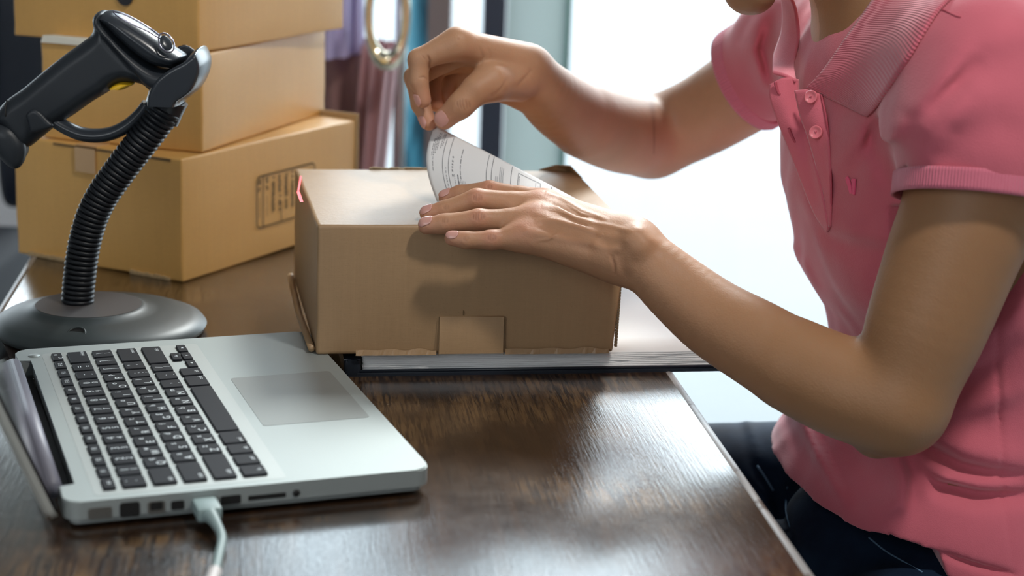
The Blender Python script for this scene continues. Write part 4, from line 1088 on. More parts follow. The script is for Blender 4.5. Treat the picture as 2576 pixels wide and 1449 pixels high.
# finer skin over the hands: split the quads there once, then press in folds and raise tendons
def subdivide_region(V, Q, selq):
    S = Q[selq]; rest = Q[~selq]
    E = np.concatenate([S[:, [0, 1]], S[:, [1, 2]], S[:, [2, 3]], S[:, [3, 0]]]); Es = np.sort(E, 1).astype(np.int64)
    key = Es[:, 0]*len(V)+Es[:, 1]; u, inv, cnt = np.unique(key, return_inverse=True, return_counts=True)
    ea, eb = u//len(V), u % len(V); mid = (V[ea]+V[eb])/2; cen = V[S].mean(1)
    m0 = len(V)+inv.reshape(4, -1); c0 = len(V)+len(mid)+np.arange(len(S))
    NQ = np.concatenate([np.stack([S[:, 0], m0[0], c0, m0[3]], 1), np.stack([m0[0], S[:, 1], m0[1], c0], 1), np.stack([c0, m0[1], S[:, 2], m0[2]], 1), np.stack([m0[3], c0, m0[2], S[:, 3]], 1)])
    V2 = np.concatenate([V, mid, cen]); Q2 = np.concatenate([rest, NQ])
    free = np.zeros(len(V2), bool); free[NQ.ravel()] = True
    fixed = np.zeros(len(V2), bool); fixed[rest.ravel()] = True
    b_ = np.where(cnt == 1)[0]; fixed[len(V)+b_] = True; fixed[ea[b_]] = True; fixed[eb[b_]] = True
    return V2, Q2, free & ~fixed
def vnormals(V, Q):
    n = np.cross(V[Q[:, 2]]-V[Q[:, 0]], V[Q[:, 3]]-V[Q[:, 1]]); N = np.zeros_like(V)
    for c in range(4):
        for k in range(3): N[:, k] += np.bincount(Q[:, c], weights=n[:, k], minlength=len(V))
    return N/(np.linalg.norm(N, axis=1)[:, None]+1e-12)
hpts = [p(*q) for f in fl+fr_ for q in f[0]]+[p(*q) for q in Lw+Rw]+[p(1228, 212, 1.415), p(1165, 262, 1.408), p(1116, 300, 1.41), p(1460, 560, 1.29), p(1460, 610, 1.265), p(1250, 150, 1.44), p(1270, 215, 1.45), p(1650, 640, 1.24)]
dist = np.full(len(V), 9.)
for c in hpts: dist = np.minimum(dist, ((V-c)**2).sum(1))
far = np.clip((np.sqrt(dist)-.045)/.02, 0, 1)[:, None]; V = V*(1-far)+relax(V, Q, 10, .5)*far
V, Q, free = subdivide_region(V, Q, (dist < .030**2)[Q].all(1))
for _ in range(3):
    V1 = relax(V, Q, 1, .5); V[free] = V1[free]
FINE = []
def fd(pts, w, h, c=None):
    P_ = [p(*q) for q in pts]
    n = len(P_)-1
    for i, (a, b) in enumerate(zip(P_, P_[1:])): FINE.append((a, b, w, h, c if c is not None else (.5 if h > 0 else 0), i/n, (i+1)/n))
def knuck(x, y, Y, r, lean=0, n=4, h=.0005, c=.45):
    for i in range(n):
        dx = (i-(n-1)/2)*r*.42
        k = 1-.25*abs(i-(n-1)/2); bow = (2.5 if i < n/2 else -2.5)
        fd([(x+dx-lean*r*k*.5, y-r*k, Y), (x+dx+bow*-.6, y, Y), (x+dx+lean*r*k*.5, y+r*k, Y)], .00075, h, c)
# left hand knuckles
knuck(1201, 497, 1.300, 13); knuck(1204, 545, 1.274, 15, 0, 5, .00055, .5); knuck(1237, 598, 1.258, 12, 0, 4); knuck(1231, 470, 1.340, 8, 0, 3)
knuck(1122, 522, 1.302, 9, 0, 3, .0003, .3); knuck(1119, 556, 1.275, 11, 0, 3, .0004, .35); knuck(1172, 600, 1.258, 9, 0, 3, .0003, .3)
# tendons and veins over the back of the left hand
fd([(1361, 520, 1.30), (1402, 526, 1.29), (1448, 550, 1.275), (1489, 562, 1.268), (1543, 572, 1.26), (1598, 588, 1.25)], .0020, -.0011)
fd([(1370, 488, 1.325), (1408, 498, 1.31), (1462, 532, 1.29), (1530, 556, 1.275)], .0018, -.0010)
fd([(1413, 506, 1.305), (1462, 539, 1.285), (1516, 550, 1.275)], .0012, -.0006)
fd([(1345, 556, 1.278), (1400, 556, 1.268), (1462, 572, 1.258), (1530, 600, 1.248)], .0020, -.0008)
fd([(1351, 606, 1.258), (1380, 602, 1.256), (1402, 589, 1.256), (1440, 586, 1.252)], .0012, -.0006)
fd([(1385, 512, 1.30), (1430, 535, 1.285), (1480, 556, 1.275)], .0022, .0006, .05)
fd([(1375, 540, 1.283), (1420, 545, 1.275), (1480, 572, 1.262)], .0026, .0006, .05)
fd([(1505, 600, 1.245), (1522, 612, 1.244), (1538, 628, 1.243)], .0045, .0012, .05)
fd([(1538, 640, 1.238), (1545, 665, 1.238), (1547, 694, 1.238)], .0013, .0009, .4)
# right hand folds
knuck(1166, 262, 1.399, 17, .35, 5, .0006, .5)
fd([(1075, 138, 1.412), (1081, 152, 1.411), (1079, 170, 1.410)], .0008, .0009, .7); fd([(1060, 138, 1.411), (1070, 150, 1.410)], .0007, .0004, .3)
fd([(1052, 196, 1.408), (1066, 192, 1.408), (1076, 200, 1.409)], .0007, .0005, .45)
fd([(1208, 120, 1.43), (1216, 146, 1.432), (1208, 176, 1.44)], .0012, .0005, .25); fd([(1226, 122, 1.432), (1236, 140, 1.432), (1240, 160, 1.432)], .0014, .0003, .1)
fd([(1150, 96, 1.412), (1156, 100, 1.412)], .0012, .0003, .2)
fd([(1242, 242, 1.412), (1262, 222, 1.420), (1280, 194, 1.43)], .0011, .0004, .2)
fd([(1298, 226, 1.445), (1316, 204, 1.445), (1338, 176, 1.45)], .0014, .0006, .25)
fd([(1258, 196, 1.42), (1235, 176, 1.42), (1215, 176, 1.42)], .0020, -.0007, 0)
N_ = vnormals(V, Q); face_cam = np.clip(-(N_@_F)*2.5+.6, 0, 1)
fine_c = np.zeros(len(V)); off = np.zeros(len(V))
near = np.where(free)[0]
for a, b, w, h, c, T0, T1 in FINE:
    ba = b-a; L_ = np.linalg.norm(ba); m_ = (a+b)/2
    ix = near[((V[near]-m_)**2).sum(1) < (L_/2+.03)**2]
    if not len(ix): continue
    q = V[ix]-a; baF = ba-_F*(ba@_F); qF = q-np.outer(q@_F, _F); t = np.clip(qF@baF/(baF@baF+1e-12), 0, 1)
    dd = ((qF-t[:, None]*baF)**2).sum(1); g_ = np.exp(-dd/(w*w))*face_cam[ix]*np.sqrt(np.clip(np.sin(pi*(T0+(T1-T0)*t)), 0, 1))
    o_ = off[ix]; off[ix] = np.where(np.abs(h*g_) > np.abs(o_), h*g_, o_) if h > 0 else np.minimum(o_, h*g_)*(o_ <= 0)+o_*(o_ > 0)
    fine_c[ix] = np.maximum(fine_c[ix], c*g_)
V = V-N_*off[:, None]
print('body fine', len(V))
pr_ = empty('person', (.36, 1.36, 0), 0, 'person in pink polo shirt and dark jeans sitting and placing a label on the parcel', 'person')
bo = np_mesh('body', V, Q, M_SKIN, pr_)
def weight(points, rad):
    w = np.zeros(len(V))
    for c, r in points: w = np.maximum(w, np.exp(-((V-c)**2).sum(1)/(r*r)))
    return w
tips = [(p(*f[0][-1]), .011) for f in fl+fr_]+[(p(1114, 302, 1.41), .012)]+[(p(*f[0][1])+np.array([0, -.006, .004]), .008) for f in fl]+[(p(*f[0][0])+np.array([0, -.004, .006]), .011) for f in fl]
fl_w = weight(tips, 0)*.55+.32*weight([(p(1628, 400, 1.60), .05), (p(1480, 290, 1.52), .04), (p(1290, 262, 1.46), .02)], 0)
crease_shade_w = np.zeros(len(V))
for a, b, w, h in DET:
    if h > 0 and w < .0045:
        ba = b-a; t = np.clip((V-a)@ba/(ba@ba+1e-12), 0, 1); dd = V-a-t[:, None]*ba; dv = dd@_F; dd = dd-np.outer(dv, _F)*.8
        crease_shade_w = np.maximum(crease_shade_w, np.minimum(1, h/.0015)*.45*np.exp(-(dd*dd).sum(1)/((w*.8)**2)))
crease_shade_w = np.maximum(crease_shade_w*.6, fine_c)
for (a, b, w, c) in ((p(2155, 842, 1.135), p(2186, 918, 1.120), .0024, .95), (p(1638, 262, 1.61), p(1640, 390, 1.605), .0026, .6)):  # elbow creases: contact shade painted dark into the skin colour
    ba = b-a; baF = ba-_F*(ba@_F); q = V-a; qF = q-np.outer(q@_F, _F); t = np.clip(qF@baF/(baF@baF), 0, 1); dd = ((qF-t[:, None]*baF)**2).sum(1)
    crease_shade_w = np.maximum(crease_shade_w, c*np.exp(-dd/(w*w*np.clip(1.2-t, .3, 1)**2))*(N_@_F < .1)*(np.abs(q@_F) < .08))
tan_w = np.interp(V[:, 0], [.09, .20], [0, 1])*(V[:, 1] < 1.35)
for nm, w in (('flush', fl_w), ('crease', crease_shade_w), ('tan', tan_w)):
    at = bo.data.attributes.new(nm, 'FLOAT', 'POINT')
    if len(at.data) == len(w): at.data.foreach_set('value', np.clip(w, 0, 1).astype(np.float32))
bo_bvh = BVHTree.FromPolygons([tuple(v_) for v_ in V.tolist()], Q.tolist())
# nails: curved plates laid on the finger surface
def nail(tip, base, nrm, wid, ln, back=.15):
    tip = v3(tip); base = v3(base); ax = tip-base; ax /= np.linalg.norm(ax); n = v3(nrm); n = n-ax*(n@ax); n /= np.linalg.norm(n); s = np.cross(ax, n)
    P = []; ni, nj = 9, 9; wid *= .92; ln *= .92
    for i in range(ni):
        t = i/(ni-1); row = []
        for j in range(nj):
            q = (j/(nj-1)-.5)*2
            ww = wid/2*(1-.16*(2*t-1)**2) if t < .8 else wid/2*(1-.16*.36-.30*((t-.8)/.2)**2)
            ll = ln*(t-.5)+(-.0016*q*q*(1 if t > .5 else .8))*(1 if t > .5 else -1)*(abs(2*t-1))
            o_ = tip+ax*ll+s*(q*ww)+n*.02
            hit = bo_bvh.ray_cast(Vector(o_), Vector(-n), .04)
            hpnt = np.array(hit[0]) if hit[0] is not None else tip+ax*ll+s*(q*ww)
            row.append(hpnt+n*(.00045-.0003*abs(q)**3+.00015*t))
        P.append(row)
    wid = wid
    o = grid_mesh('fingernail', P, M_NAIL, pr_, thick=.0005, offset=-1, sub=1); return o
NL = [0, 0, 0]
def tipbase(f): return p(*f[0][-1]), p(*f[0][-2])
def nl(f, nrm, wid, ln, sh=.0):
    t, b = tipbase(f); ax = (t-b)/np.linalg.norm(t-b); nail(t+ax*sh, b, nrm, wid, ln)
nl(Lf['index'], (0, -.35, .94), .0100, .0115, -.0005); nl(Lf['middle'], (-.1, -.35, .93), .0108, .0120, .0005); nl(Lf['ring'], (-.1, -.45, .88), .0108, .0125, .0005); nl(Lf['pinky'], (-.1, -.50, .85), .0092, .0105, 0)
nl(Rf['index'], (-.93, -.55, .1), .0098, .0118, -.001); nl(Rf['middle'], (-.88, -.62, .0), .0095, .0118, -.0015)
t_, b_ = p(1118, 299, 1.412), p(1160, 264, 1.410); nail(t_+(t_-b_)/np.linalg.norm(t_-b_)*.0005, b_, (-.05, -.93, .36), .0135, .0135)

# --- hair (cap over the skull, tied low at the back)
hair = ('u', .02, [ell(HC+hf*-.022+hu*.030, HX, (.094, .080, .094)), ell(hp_(-.085, 0, -.010), HX, (.040, .045, .045)), rc(hp_(-.03, .062, .02), hp_(-.045, .060, -.03), .022, .018), rc(hp_(-.03, -.062, .02), hp_(-.045, -.060, -.03), .022, .018)])
Vh, Qh = remesh(hair, .004, lambda P, d: .0012*np.sin((P@hs)*420+(P@hf)*60), .003, 12, ((.02, 1.2, 1.10), (.42, 1.5, 1.45)))
np_mesh('hair', relax(Vh, Qh, 1), Qh, M_HAIR, pr_)
# --- polo shirt
def folds(P, F):
    s = np.zeros(len(P)); c0 = P.mean(0)
    for pts, w, h, (ya, yb) in F:
        if c0[1] < ya-.04 or c0[1] > yb+.04: continue
        best = np.full(len(P), 1e3); taper = np.ones(len(P)); n = len(pts)-1
        for i in range(n):
            a, b = pts[i], pts[i+1]; ba = b-a; q = P[:, [0, 2]]-a; t = np.clip(q@ba/(ba@ba), 0, 1); d2 = ((q-t[:, None]*ba)**2).sum(1)
            m_ = d2 < best; best = np.where(m_, d2, best); tt = (i+t)/n; taper = np.where(m_, np.sin(pi*(.12+.76*tt)), taper)
        s += 1.45*h*taper*np.exp(-best/(w*w))
    return s
def fold(pts, Y, w, h, yr=(0, 9)):
    return ([np.array([float(atY(x, y, Y)[0]), float(atY(x, y, Y)[2])]) for x, y in pts], w, h, yr)
NEAR = (1.0, 1.36); ALL = (1.0, 1.7)
SF = [   # negative height = outward ridge, positive = crease
 fold([(2280, 500), (2258, 430), (2250, 370), (2280, 290), (2345, 220), (2430, 150)], 1.17, .0055, .0042, NEAR),
 fold([(2310, 440), (2300, 360), (2330, 290), (2410, 220)], 1.17, .012, -.0050, NEAR),
 fold([(2215, 470), (2215, 390), (2240, 300), (2300, 200), (2360, 110)], 1.20, .011, -.0042, NEAR),
 fold([(2380, 90), (2280, 220), (2200, 360), (2150, 470), (2105, 570)], 1.24, .0065, .0034, NEAR),
 fold([(2340, 70), (2240, 210), (2165, 340), (2125, 440)], 1.25, .009, -.0030, NEAR),
 fold([(2090, 600), (2150, 640), (2230, 620)], 1.25, .010, .0034, ALL), fold([(2060, 560), (2120, 610), (2220, 590)], 1.25, .010, -.0030, ALL),
 fold([(2010, 640), (2060, 740), (2120, 830)], 1.30, .006, -.0020, ALL), fold([(2040, 640), (2090, 740), (2150, 800)], 1.30, .008, .0024, ALL),
 fold([(2275, 1118), (2340, 1165), (2430, 1200), (2576, 1215)], 1.20, .0070, .0085, ALL), fold([(2300, 1090), (2400, 1140), (2576, 1170)], 1.20, .012, -.0045, ALL),
 fold([(2335, 1222), (2380, 1250), (2470, 1262), (2600, 1262)], 1.20, .0065, .0075, ALL), fold([(2330, 1250), (2400, 1215), (2560, 1228)], 1.20, .010, -.0040, ALL),
 fold([(2258, 1160), (2292, 1233), (2276, 1290), (2220, 1325)], 1.20, .0075, -.0062, ALL), fold([(2310, 1190), (2325, 1240), (2310, 1300)], 1.20, .0075, .0035, ALL), fold([(2150, 1150), (2190, 1230), (2230, 1310)], 1.20, .011, .0050, ALL),
 fold([(2041, 1075), (2060, 1140), (2085, 1205), (2125, 1265)], 1.25, .0050, -.0058, ALL), fold([(2075, 1110), (2105, 1190), (2150, 1260)], 1.25, .008, .0036, ALL), fold([(2015, 1095), (2030, 1150), (2050, 1220)], 1.26, .006, .0034, ALL),
 fold([(2010, 1090), (1990, 1150), (1985, 1200)], 1.30, .005, .0028, ALL),
 fold([(2576, 900), (2450, 1010), (2380, 1060)], 1.19, .010, .0030, ALL), fold([(2576, 1010), (2470, 1060), (2360, 1100)], 1.19, .010, -.0030, ALL),
 fold([(1925, 60), (1915, 120), (1935, 190)], 1.50, .005, .0045, (1.40, 1.8)), fold([(1905, 60), (1885, 120), (1910, 210)], 1.52, .006, -.0035, (1.40, 1.8)),
 fold([(1960, 30), (1950, 90), (1950, 150)], 1.47, .005, .0035, (1.40, 1.8)), fold([(1980, 20), (1970, 90), (1965, 160)], 1.45, .006, -.0030, (1.38, 1.8)),
 fold([(2370, 1396), (2450, 1418), (2545, 1440)], 1.195, .0022, .0040, ALL),
 fold([(2576, 330), (2480, 300), (2400, 330), (2330, 420)], 1.15, .012, .0022, NEAR), fold([(2560, 60), (2460, 110), (2380, 200), (2320, 300)], 1.16, .011, -.0028, NEAR), fold([(2130, 330), (2110, 420), (2100, 500)], 1.26, .006, .0018, ALL), fold([(2230, 560), (2180, 700), (2190, 800)], 1.24, .008, -.0024, ALL), fold([(2120, 660), (2140, 760), (2165, 830)], 1.27, .008, -.0024, ALL),
 fold([(2510, 700), (2524, 820), (2536, 960), (2541, 1100), (2541, 1240), (2548, 1430)], 1.19, .0018, .0012, ALL),
]
AXL = p(2455, 480, 1.170)-p(2478, 190, 1.195); AXL /= np.linalg.norm(AXL)
SLL = [rc(p(2482, 180, 1.205), p(2476, 350, 1.180), .057, .053), rc(p(2476, 350, 1.180), p(2474, 620, 1.168), .053, .0500)]
endL = p(2436, 500, 1.166); nL_ = AXL*.97+np.array([-.02, 0, 0]); nL_ /= np.linalg.norm(nL_)
AXR = p(1640, 346, 1.645)-p(2000, 130, 1.560); AXR /= np.linalg.norm(AXR)
SLR = [rc(p(2030, 100, 1.530), p(1850, 232, 1.612), .052, .0490)]
endR = p(1898, 186, 1.602)
shirt_core = ('u', .028, [loft(0.0), rc(NKB-np.array([0, 0, .025]), SHL+np.array([0, 0, -.006]), .058, .052), rc(NKB-np.array([0, 0, .025]), SHR+np.array([0, 0, -.004]), .056, .050), *SLL, *SLR])
hemx = [(1925, 1150, 1.34), (1955, 1176, 1.33), (1964, 1207, 1.32), (2001, 1236, 1.30), (2085, 1293, 1.26), (2168, 1339, 1.23), (2252, 1364, 1.205), (2365, 1393, 1.195), (2382, 1452, 1.19), (2480, 1500, 1.19), (2560, 1500, 1.19), (2700, 1510, 1.2)]
hp3 = np.array([atY(*h) for h in hemx])
def hemz(x): return np.interp(x, hp3[:, 0], hp3[:, 2])
nax = NKT-NKB; nax /= np.linalg.norm(nax)
armLn = limb(UPL, .01); armRn = limb(UPR, .01)
def shirt_disp(P, d):
    d1 = d+folds(P, SF)+.0009*np.sin(P[:, 2]*90+np.sin(P[:, 1]*50)*2)*np.sin(P[:, 1]*70)
    d1 = np.maximum(d1, hemz(P[:, 0])-P[:, 2])
    hL = (P-endL)@nL_; hR = (P-endR)@AXR
    nearL = (np.linalg.norm(P-endL, axis=1) < .20); nearR = (np.linalg.norm(P-endR, axis=1) < .16)
    if nearL.any():
        a = ev(armLn, P[nearL], None)-.0065; hole = np.maximum(a, -(hL[nearL]+.016)); q = d1[nearL]
        q = np.where(hL[nearL] > -.06, np.maximum(q, np.where(np.linalg.norm((P[nearL]-endL)-np.outer(hL[nearL], nL_), axis=1) < .085, hL[nearL], -1)), q); q = np.maximum(q, -hole); d1[nearL] = q
    if nearR.any():
        a = ev(armRn, P[nearR], None)-.0045; hole = np.maximum(a, -(hR[nearR]+.030)); q = d1[nearR]
        q = np.where(hR[nearR] > -.06, np.maximum(q, np.where(np.linalg.norm((P[nearR]-endR)-np.outer(hR[nearR], AXR), axis=1) < .085, hR[nearR], -1)), q); q = np.maximum(q, -hole); d1[nearR] = q
    # neck opening
    q = P-NKB; h = q@nax; w = q-h[:, None]*nax; rr = np.sqrt((w*w).sum(1)); hole = np.maximum(rr-.0565, -(h+.035))
    # V of the open placket
    return np.maximum(d1, -hole)-d
Vs, Qs = remesh(shirt_core, .0020, shirt_disp, .012, 18, ((.16, 1.04, .55), (.56, 1.75, 1.14)))
print('shirt', len(Vs))
Vs, Qs = biggest(Vs, Qs)
Vs = relax(Vs, Qs, 3, .45)
sh = np_mesh('polo_shirt', Vs, Qs, M_PINK, pr_)
sbvh = BVHTree.FromPolygons([tuple(v_) for v_ in Vs.tolist()], Qs.tolist())
def on_shirt(px, py, lift=.001, maxd=3):
    d_ = Vector(ray(px, py)).normalized(); h = sbvh.ray_cast(Vector(CAM), d_, maxd)
    if h[0] is None: return None
    n_ = h[1]; n_ = n_ if n_.dot(d_) < 0 else -n_
    return np.array(h[0]+n_*lift)
def uvgrid(o, a, b, su=1.0, sv=1.0, sw=False):
    me = o.data; uv = me.uv_layers.new(name='UVMap')
    for poly in me.polygons:
        for li in poly.loop_indices:
            vi = me.loops[li].vertex_index; i, j = divmod(vi, b); uv.data[li].uv = (j/(b-1)*sv, i/(a-1)*su) if sw else (i/(a-1)*su, j/(b-1)*sv)
def band(name, c, ax, h0_, h1_, mt, n=96, lift=.0008, R0=.14, m_=6, bvh=None):
    ax = v3(ax); t1 = np.cross(ax, [0, 1, 0.3]); t1 /= np.linalg.norm(t1); t2 = np.cross(ax, t1); P = []
    for k in range(n):
        a_ = 2*pi*k/n; row = []; dirv = t1*cos(a_)+t2*sin(a_)
        for j in range(m_):
            h = h0_+(h1_-h0_)*j/(m_-1); o_ = c+ax*h
            hit = (bvh or sbvh).ray_cast(Vector(o_+dirv*.085), Vector(-dirv), .085)
            q = np.array(hit[0]) if hit[0] is not None else o_+dirv*.05
            row.append(q)
        P.append(row)
    P = np.array(P)
    r = np.linalg.norm(P-(c+ax*0)-np.einsum('ij,k->ijk', (P-c)@ax, ax), axis=2); r = np.median(r, axis=1)
    r = np.array([np.median(r[[(k+q) % n for q in range(-3, 4)]]) for k in range(n)])
    for k in range(n):
        a_ = 2*pi*k/n; dirv = t1*cos(a_)+t2*sin(a_)
        for j in range(m_): P[k, j] = c+ax*(h0_+(h1_-h0_)*j/(m_-1))+dirv*(r[k]+lift)
    P = np.concatenate([P, P[:1]], 0)
    o = grid_mesh(name, P, mt, pr_, thick=.0022, offset=0); uvgrid(o, n+1, m_, 1, 1); return o
band('sleeve_cuff', endL, nL_, -.0135, .0015, M_RIBC)
band('sleeve_cuff', endR, AXR, -.0120, .0015, M_RIBC)
# collar leaves
def bez(a, b, c, d, n):
    a, b, c, d = map(v3, (a, b, c, d)); return [((1-t)**3*a+3*(1-t)**2*t*b+3*(1-t)*t*t*c+t**3*d) for t in np.linspace(0, 1, n)]
def hug(P, lift):
    P = np.array(P, float)
    for i in range(P.shape[0]):
        for j in range(P.shape[1]):
            d_ = P[i, j]-CAM; L = np.linalg.norm(d_); d_ = d_/L
            h = sbvh.ray_cast(Vector(CAM), Vector(d_), L+lift)
            if h[0] is not None: P[i, j] = np.array(h[0])-d_*lift
    for _ in range(6):
        D = np.linalg.norm(P-CAM, axis=2); A = D.copy()
        A[1:-1] = (D[:-2]+2*D[1:-1]+D[2:])/4; A[:, 1:-1] = (A[:, :-2]+2*A[:, 1:-1]+A[:, 2:])/4
        A = np.minimum(A, D+.0012); P = CAM+(P-CAM)*(A/D)[:, :, None]
    return P
def leaf(name, rows, mt, thick=.0022, n=24, su=1, sv=1, lift=.004):
    """rows = list of polylines (each list of 3D points); lofted"""
    R_ = [catmull(r, 8) for r in rows]; m_ = min(len(r) for r in R_)
    R_ = [[r[int(i*(len(r)-1)/(m_-1))] for i in range(m_)] for r in R_]
    C = np.array([catmull([r[i] for r in R_], 6) for i in range(m_)])
    o = grid_mesh(name, hug(C.transpose(1, 0, 2), lift), mt, pr_, thick=thick, offset=0); uvgrid(o, C.shape[1], C.shape[0], su, sv, True); return o
# rows run from the neck fold (top line) to the outer edge; within a row from the front point to the back
leaf('collar', [
  [p(2028, 222, 1.322), p(2070, 178, 1.310), p(2125, 100, 1.300), p(2175, 30, 1.300), p(2222, -40, 1.312), p(2262, -90, 1.34)],
  [p(2060, 236, 1.312), p(2112, 182, 1.294), p(2180, 95, 1.282), p(2240, 20, 1.280), p(2300, -45, 1.292), p(2345, -90, 1.325)],
  [p(2115, 262, 1.304), p(2160, 215, 1.280), p(2240, 110, 1.262), p(2312, 25, 1.260), p(2372, -30, 1.275), p(2420, -70, 1.31)],
  [p(2180, 294, 1.290), p(2205, 268, 1.275), p(2278, 160, 1.248), p(2355, 35, 1.244), p(2410, -20, 1.258), p(2450, -60, 1.30)]], M_RIB, su=1, sv=1)
leaf('collar', [
  [p(2002, 206, 1.340), p(1998, 160, 1.372), p(2010, 95, 1.395), p(2002, 25, 1.402), p(1990, -10, 1.405), p(1985, -60, 1.40)],
  [p(1974, 192, 1.345), p(1969, 150, 1.385), p(1985, 85, 1.410), p(1985, 15, 1.418), p(1972, -20, 1.42), p(1965, -60, 1.42)],
  [p(1943, 184, 1.355), p(1947, 140, 1.402), p(1968, 75, 1.428), p(1968, 5, 1.435), p(1955, -30, 1.44), p(1950, -70, 1.44)]], M_PLACK, su=1, sv=1)
# plackets
leaf('buttonhole_placket', [
  [p(1937, 212, 1.343), p(1938, 250, 1.341), p(1960, 312, 1.338), p(1988, 382, 1.334), p(2016, 455, 1.330), p(2050, 536, 1.322), p(2082, 584, 1.310)],
  [p(1972, 196, 1.340), p(1972, 246, 1.336), p(1990, 305, 1.332), p(2012, 368, 1.327), p(2036, 440, 1.322), p(2062, 518, 1.315), p(2084, 580, 1.307)],
  [p(2008, 200, 1.346), p(2010, 244, 1.342), p(2024, 300, 1.337), p(2038, 358, 1.331), p(2058, 430, 1.325), p(2074, 505, 1.316), p(2086, 578, 1.309)]], M_PLACK, .0024, lift=.0042)
leaf('button_placket', [
  [p(1999, 228, 1.318), p(2014, 292, 1.316), p(2033, 345, 1.314), p(2058, 430, 1.311), p(2076, 498, 1.308), p(2085, 570, 1.305)],
  [p(2032, 226, 1.312), p(2046, 292, 1.308), p(2060, 350, 1.305), p(2074, 430, 1.303), p(2084, 500, 1.302), p(2087, 570, 1.302)],
  [p(2066, 238, 1.310), p(2078, 296, 1.304), p(2086, 360, 1.300), p(2090, 440, 1.298), p(2091, 510, 1.298), p(2090, 572, 1.300)]], M_PLACK, .0020, lift=.0022)
bm = bmesh.new(); sweep(bm, catmull([p(2066, 238, 1.3085), p(2078, 296, 1.3025), p(2086, 360, 1.2985), p(2090, 440, 1.2965), p(2091, 510, 1.2965), p(2090, 572, 1.2985)], 5), .0009, 8); bmobj('placket_seam', bm, M_STITCH, pr_, True)
for (x, y, Y) in ((2040, 244, 1.3075), (2052, 333, 1.303)):
    c = Vector(p(x, y, Y)); nn = Vector((-.35, -.88, .25)).normalized(); Mx = Matrix.Translation(c) @ nn.to_track_quat('Z', 'Y').to_matrix().to_4x4()
    bm = bmesh.new(); pr2 = [(.0001, .0008), (.0030, .0008), (.0036, .0014), (.0046, .0016), (.0052, .0008), (.0052, 0)]; rings = [[bm.verts.new(Mx @ Vector((r*cos(2*pi*k/32), r*sin(2*pi*k/32), z))) for k in range(32)] for r, z in pr2]
    for a, b in zip(rings, rings[1:]):
        for k in range(32): bm.faces.new((a[k], a[(k+1) % 32], b[(k+1) % 32], b[k]))
    bu = autosmooth(bmobj('button', bm, M_BUTTON, pr_), 50)
    bm = bmesh.new()
    for a_ in (.6, 2.2): sweep(bm, [Mx @ Vector((.0011*cos(a_), .0011*sin(a_), .0011)), Mx @ Vector((-.0011*cos(a_), -.0011*sin(a_), .0011))], .0003, 6)
    th2 = bmobj('button_thread', bm, M_STITCH, None, True); wparent(th2, pr_); th2.parent = bu; th2.matrix_parent_inverse = (Matrix.Translation(pr_.location)).inverted() @ bu.matrix_parent_inverse @ Matrix.Identity(4) if False else (Matrix.Translation(pr_.location) @ bu.matrix_parent_inverse).inverted() @ Matrix.Identity(4)
    th2.matrix_parent_inverse = Matrix.Identity(4)
# buttonhole on the outer placket
for pts in ([(1950, 206), (1952, 218), (1957, 232), (1962, 238)], [(1984, 322), (1988, 334), (1996, 350), (2001, 358)]):
    Yb = 1.337 if pts[0][1] < 250 else 1.329
    bm = bmesh.new(); sweep(bm, catmull([p(x, y, Yb) for x, y in pts], 5), .0011, 8); bmobj('buttonhole', bm, M_STITCH, pr_, True)
# embroidered mark on the chest: two leaning strokes
def decal(name, polys, mt, lift=.0009):
    bm = bmesh.new()
    for pl in polys:
        vs = []
        for x, y in pl:
            q = on_shirt(x, y, lift)
            if q is None: break
            vs.append(bm.verts.new(q))
        else: bm.faces.new(vs)
    o = bmobj(name, bm, mt, pr_); mm = o.modifiers.new('t', 'SOLIDIFY'); mm.thickness = .0008; return o
decal('embroidered_mark', [[(2131, 447), (2136, 443), (2141, 452), (2145, 466), (2147, 486), (2142, 487), (2139, 474), (2134, 458)], [(2145, 452), (2150, 449), (2157, 450), (2156, 456), (2155, 472), (2154, 489), (2149, 488), (2149, 470), (2147, 460)]], M_LOGO)
# seams drawn as raised threads
def seam(name, pts, r=.0007, lift=.0003, mt=None):
    q = [on_shirt(x, y, lift) for x, y in pts]; q = [a for a in q if a is not None]
    if len(q) > 2:
        bm = bmesh.new(); sweep(bm, catmull(q, 3), r, 6); bmobj(name, bm, mt or M_STITCH, pr_, True)
seam('shoulder_seam', [(2352, 16), (2378, 28), (2404, 40), (2418, 44)], .0006)
# --- jeans
jt = ('u', .03, [rc((.36, 1.240, .560), (.235, .900, .545), .078, .068), rc((.425, 1.440, .590), (.020, 1.555, .550), .092, .066),
     rc((.480, 1.42, .585), (.480, 1.32, .575), .095, .090), rc((.40, 1.42, .59), (.30, 1.34, .595), .082, .076), rc((.42, 1.30, .560), (.30, 1.20, .560), .078, .075), rc((.235, .900, .545), (.245, .97, .12), .066, .050), rc((.020, 1.555, .550), (.10, 1.54, .12), .064, .050)])
JF = [fold([(1960, 1215), (1955, 1260), (1962, 1330)], 1.25, .006, .003, ALL), fold([(1880, 1180), (1915, 1215), (1940, 1280)], 1.45, .006, -.004, ALL), fold([(1900, 1175), (1935, 1205), (1950, 1260)], 1.45, .006, .004, ALL), fold([(1978, 1220), (1978, 1290), (1990, 1380)], 1.25, .0022, -.0022, ALL)]
Vj, Qj = remesh(jt, .0035, lambda P, d: folds(P, JF)+np.maximum(0, .10-P[:, 2])*0, .006, 14, ((-.09, .78, .06), (.62, 1.66, .76)))
Vj = relax(Vj, Qj, 2); np_mesh('jeans', Vj, Qj, M_JEAN, pr_)
sbvh = BVHTree.FromPolygons([tuple(v_) for v_ in Vj.tolist()], Qj.tolist())
M_JST = mat('pale_jeans_stitching', (.12, .22, .34), .8)
